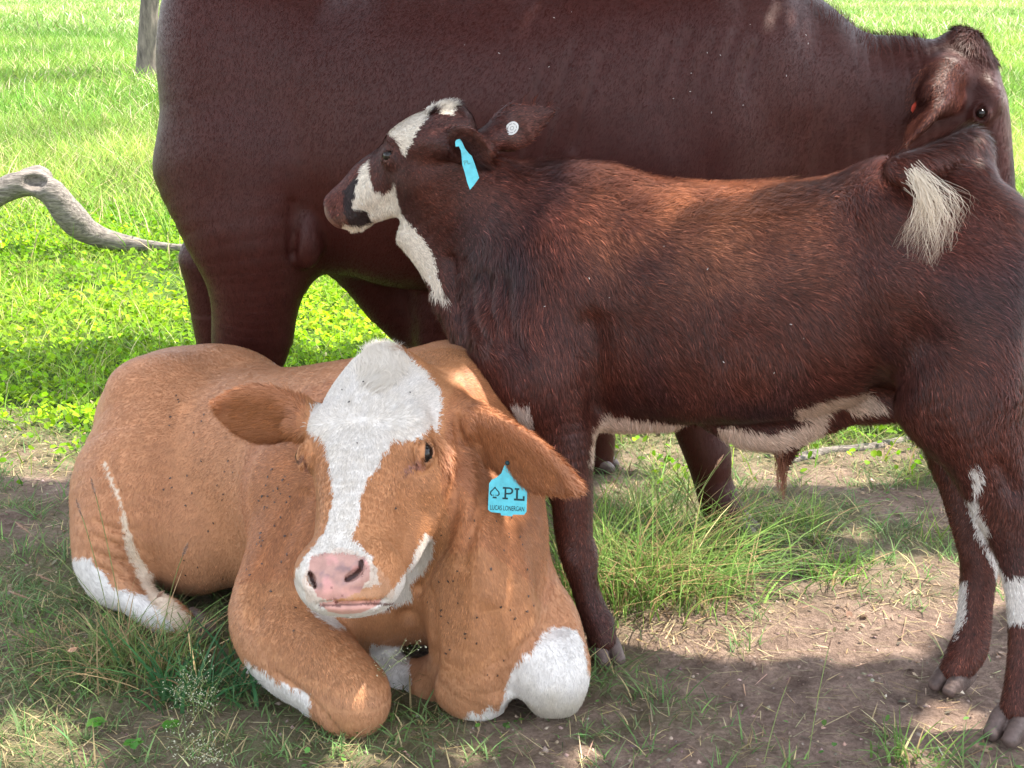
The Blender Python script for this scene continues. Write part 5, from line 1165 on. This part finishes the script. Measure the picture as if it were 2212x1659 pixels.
def stalk(parent, a, b, g, head=.045, hw=.006, bend=.03):
    T_ = np.linspace(0, 1, 8)[:, None]; ln = a+(b-a)*T_+np.array([0, 0, 1.])*(T_*(1-T_))*np.linalg.norm(b-a)*.35
    r_ = .0011; V = []; 
    for i, c in enumerate(ln):
        for k in range(3): V.append(c+np.array([math.cos(k*2.09), math.sin(k*2.09)*.6, .3])*r_)
    F_ = [[i*3+k, i*3+(k+1) % 3, i*3+3+(k+1) % 3, i*3+3+k] for i in range(7) for k in range(3)]
    st = link('stem', mesh_np('stem', np.array(V), np.array(F_)), M_stem, parent)
    d = unit(ln[-1]-ln[-2]); n = 160; tt = g.random(n); c = ln[-1]+d*((tt-.2)*head)[:, None]; rad = g.normal(size=(n, 3)); rad -= d*(rad@d)[:, None]; rad /= np.linalg.norm(rad, axis=1)[:, None]
    w_ = hw*np.sin(np.clip(tt, .05, .95)*math.pi)[:, None]; e = c+rad*w_+d*.004; s_ = np.cross(rad, d)*.0009
    link('seed_head', mesh_np('seed_head', np.stack([c-s_, c+s_, e], 1).reshape(-1, 3), np.arange(n)[:, None]*3+np.array([[0, 1, 2]]), False), M_seed, st)
gxy = lambda px, py: G(px, py)[:2]
c = gxy(300, 1440)
clump('grass_clump', 'reddish green grass clump with seed heads in front of the lying cow flank', c[0], c[1], 380, .18, .085, .9, (.17, .24, .08), (.002, .005), .32,
      stems=[(205, 1065, 3.0, 0, 0), (62, 1150, 3.05, 0, 0), (112, 1255, 3.0, 0, 0), (175, 1110, 3.0, 0, 0), (395, 1200, 2.95, 0, 0), (165, 1400, 2.75, 0, 0), (55, 1290, 3.0, 0, 0), (340, 1290, 2.9, 0, 0)])
c = gxy(430, 1500); clump('grass_clump', 'dark green broad bladed grass beside the lying cow elbow', c[0], c[1], 130, .17, .06, .8, (.06, .16, .06), (.005, .009), .05)
c = gxy(180, 1400); clump('grass_clump', 'low green grass clump at the hoof of the lying cow', c[0], c[1], 220, .12, .10, 1.0, (.10, .19, .05), (.002, .004), .25)
c = gxy(1340, 1290); clump('grass_clump', 'tall sunlit grass clump just behind the calf foreleg', c[0], c[1], 520, .36, .10, .6, (.17, .28, .065), (.002, .005), .3, stems=[(1330, 950, 3.4, 0, 0), (1400, 940, 3.4, 0, 0)])
c = gxy(1450, 1270); clump('grass_clump', 'thick pale green grass clump below the calf belly', c[0], c[1], 380, .22, .10, 1.0, (.19, .30, .08), (.002, .005), .3, stems=[(1590, 960, 3.5, 0, 0), (1545, 1010, 3.5, 0, 0)])
c = gxy(1490, 1190); clump('grass_clump', 'grass clump growing round the dark foreleg of the big cow', c[0], c[1], 360, .30, .13, .9, (.19, .29, .08), (.002, .005), .2)
c = gxy(1570, 1270); clump('grass_clump', 'bright grass clump whose long blades arch over to the right', c[0], c[1], 50, .20, .06, .9, (.17, .30, .08), (.004, .007), .1, az=0.0, droop=(.6, 1.5))
c = gxy(1800, 1240); clump('grass_clump', 'small green grass tuft in the dirt between the calf legs', c[0], c[1], 120, .10, .05, 1.0, (.14, .26, .05), dry=.1)
c = gxy(2212, 1010); clump('grass_clump', 'tall grass at the right edge behind the calf hind leg', c[0]+.03, c[1], 400, .4, .14, .5, (.12, .22, .05), dry=.2)
c = gxy(1960, 1640); clump('grass_clump', 'thin green grass tuft at the bottom right in the soil', c[0], c[1], 60, .10, .03, .9, (.14, .24, .06), dry=.1)
for i, (px, py, tx, ty_, wh) in enumerate([(1650, 1650, 1700, 1480, 'leftmost'), (1745, 1640, 1790, 1400, 'rightmost')]):
    c = gxy(px, py); r = empty('grass_stalk', (c[0], c[1], 0), ['long thin pale stalk leaning over the bare soil', 'taller thin green stalk in the bare soil by the calf hoof'][i], 'grass stalk', 'thin stalks in the bare soil'); stalk(r, np.array([c[0], c[1], 0]), P(tx, ty_, c[1]), rng, .02, .002)
# open airy weed heads in the foreground
def panicle(label, bx_, by_, tops):
    c = gxy(bx_, by_); r = empty('panicle_weed', (c[0], c[1], 0), label, 'weed', 'pale flowering weeds in the foreground'); V, Q, Vh, Fh = [], [], [], []
    def seg(a, b, w_):
        i = len(V); s_ = np.array([w_, 0, 0]); V.extend([a-s_, a+s_, b+s_*.6, b-s_*.6]); Q.append([i, i+1, i+2, i+3])
    for px, py in tops:
        a = np.array([c[0], c[1], 0]); b = P(px, py, c[1]-.02); prev = a
        for t_ in np.linspace(.15, 1, 9):
            q = a+(b-a)*t_+rng.normal(size=3)*.002; seg(prev, q, .0009); prev = q
            if t_ > .35:
                for s_ in (-1, 1):
                    e = q+np.array([s_*rng.uniform(.015, .045)*(1.2-t_*.7), rng.normal()*.01, rng.uniform(.004, .03)]); seg(q, e, .0005)
                    for k in range(5):
                        u = q+(e-q)*rng.uniform(.3, 1.05)+rng.normal(size=3)*.004; i = len(Vh); w_ = .0022; d = unit(rng.normal(size=3))*w_; d2 = unit(rng.normal(size=3))*w_*.7
                        Vh.extend([u-d, u+d2, u+d, u-d2]); Fh.append([i, i+1, i+2, i+3])
    st = link('stem', mesh_np('stem', np.array(V), np.array(Q), False), M_stem, r); link('flower_head', mesh_np('flower_head', np.array(Vh), np.array(Fh), False), M_pale, st)
M_pale = mat_plain('pale_floret', (.55, .55, .40), .7, .3, trans=.3)
panicle('pale weed with airy flower heads near the lying cow knee', 425, 1560, [(405, 1455), (440, 1435), (380, 1490), (450, 1500)])
panicle('pale weed with airy flower heads at the bottom edge', 420, 1660, [(385, 1575), (440, 1600), (475, 1640)])
panicle('fine dry weed in front of the lying cow forelegs', 700, 1560, [(905, 1395), (860, 1410)])
# round clover-like leaves bottom left
for i, (px, py, lb) in enumerate([(210, 1580, 'round leaved green seedling at the bottom left'), (290, 1625, 'round leaved seedling right of the first at the bottom left'), (372, 1585, 'rounded green seedling below the pale weed')]):
    c = gxy(px, py); r = empty('seedling', (c[0], c[1], 0), lb, 'seedling'); q = np.array([[c[0]+math.cos(a)*.011, c[1]+math.sin(a)*.011, .022] for a in np.arange(5)*1.26]); V, F, _, C = leaves(q, np.full(5, .012), gcol(5, (.08, .22, .03), .1), .2); link('leaves', mesh_np('leaves', V, F, True, C), M_leaf, r)
    V, F, _, C = blades(np.array([[c[0], c[1], 0]]), np.array([.024]), np.array([.002]), np.array([0.]), np.array([0.1]), np.array([0.]), gcol(1, (.1, .2, .05)), 3); link('stem', mesh_np('stem', V, F, True, C), M_leaf, r)
# single pale leaf beside the hoof
c = gxy(2062, 1505); bm = bmesh.new(); pts = [(-.020, 0, .004), (-.010, -.010, .012), (.006, -.013, .016), (.020, -.004, .008), (.014, .009, .018), (-.004, .012, .010)]
ce = bm.verts.new((c[0], c[1], .006)); vs = [bm.verts.new((c[0]+a, c[1]+b_, z)) for a, b_, z in pts]
for i in range(6): bm.faces.new([ce, vs[i], vs[(i+1) % 6]])
me = bpy.data.meshes.new('fallen_leaf'); bm.to_mesh(me); bm.free(); tag(link('fallen_leaf', me, mat_plain('dry_leaf', (.52, .47, .40), .7, .3, .15)), 'pale curled dead leaf on the soil beside the calf hind hoof', 'leaf')
for m_ in bpy.data.materials: m_.use_backface_culling = False
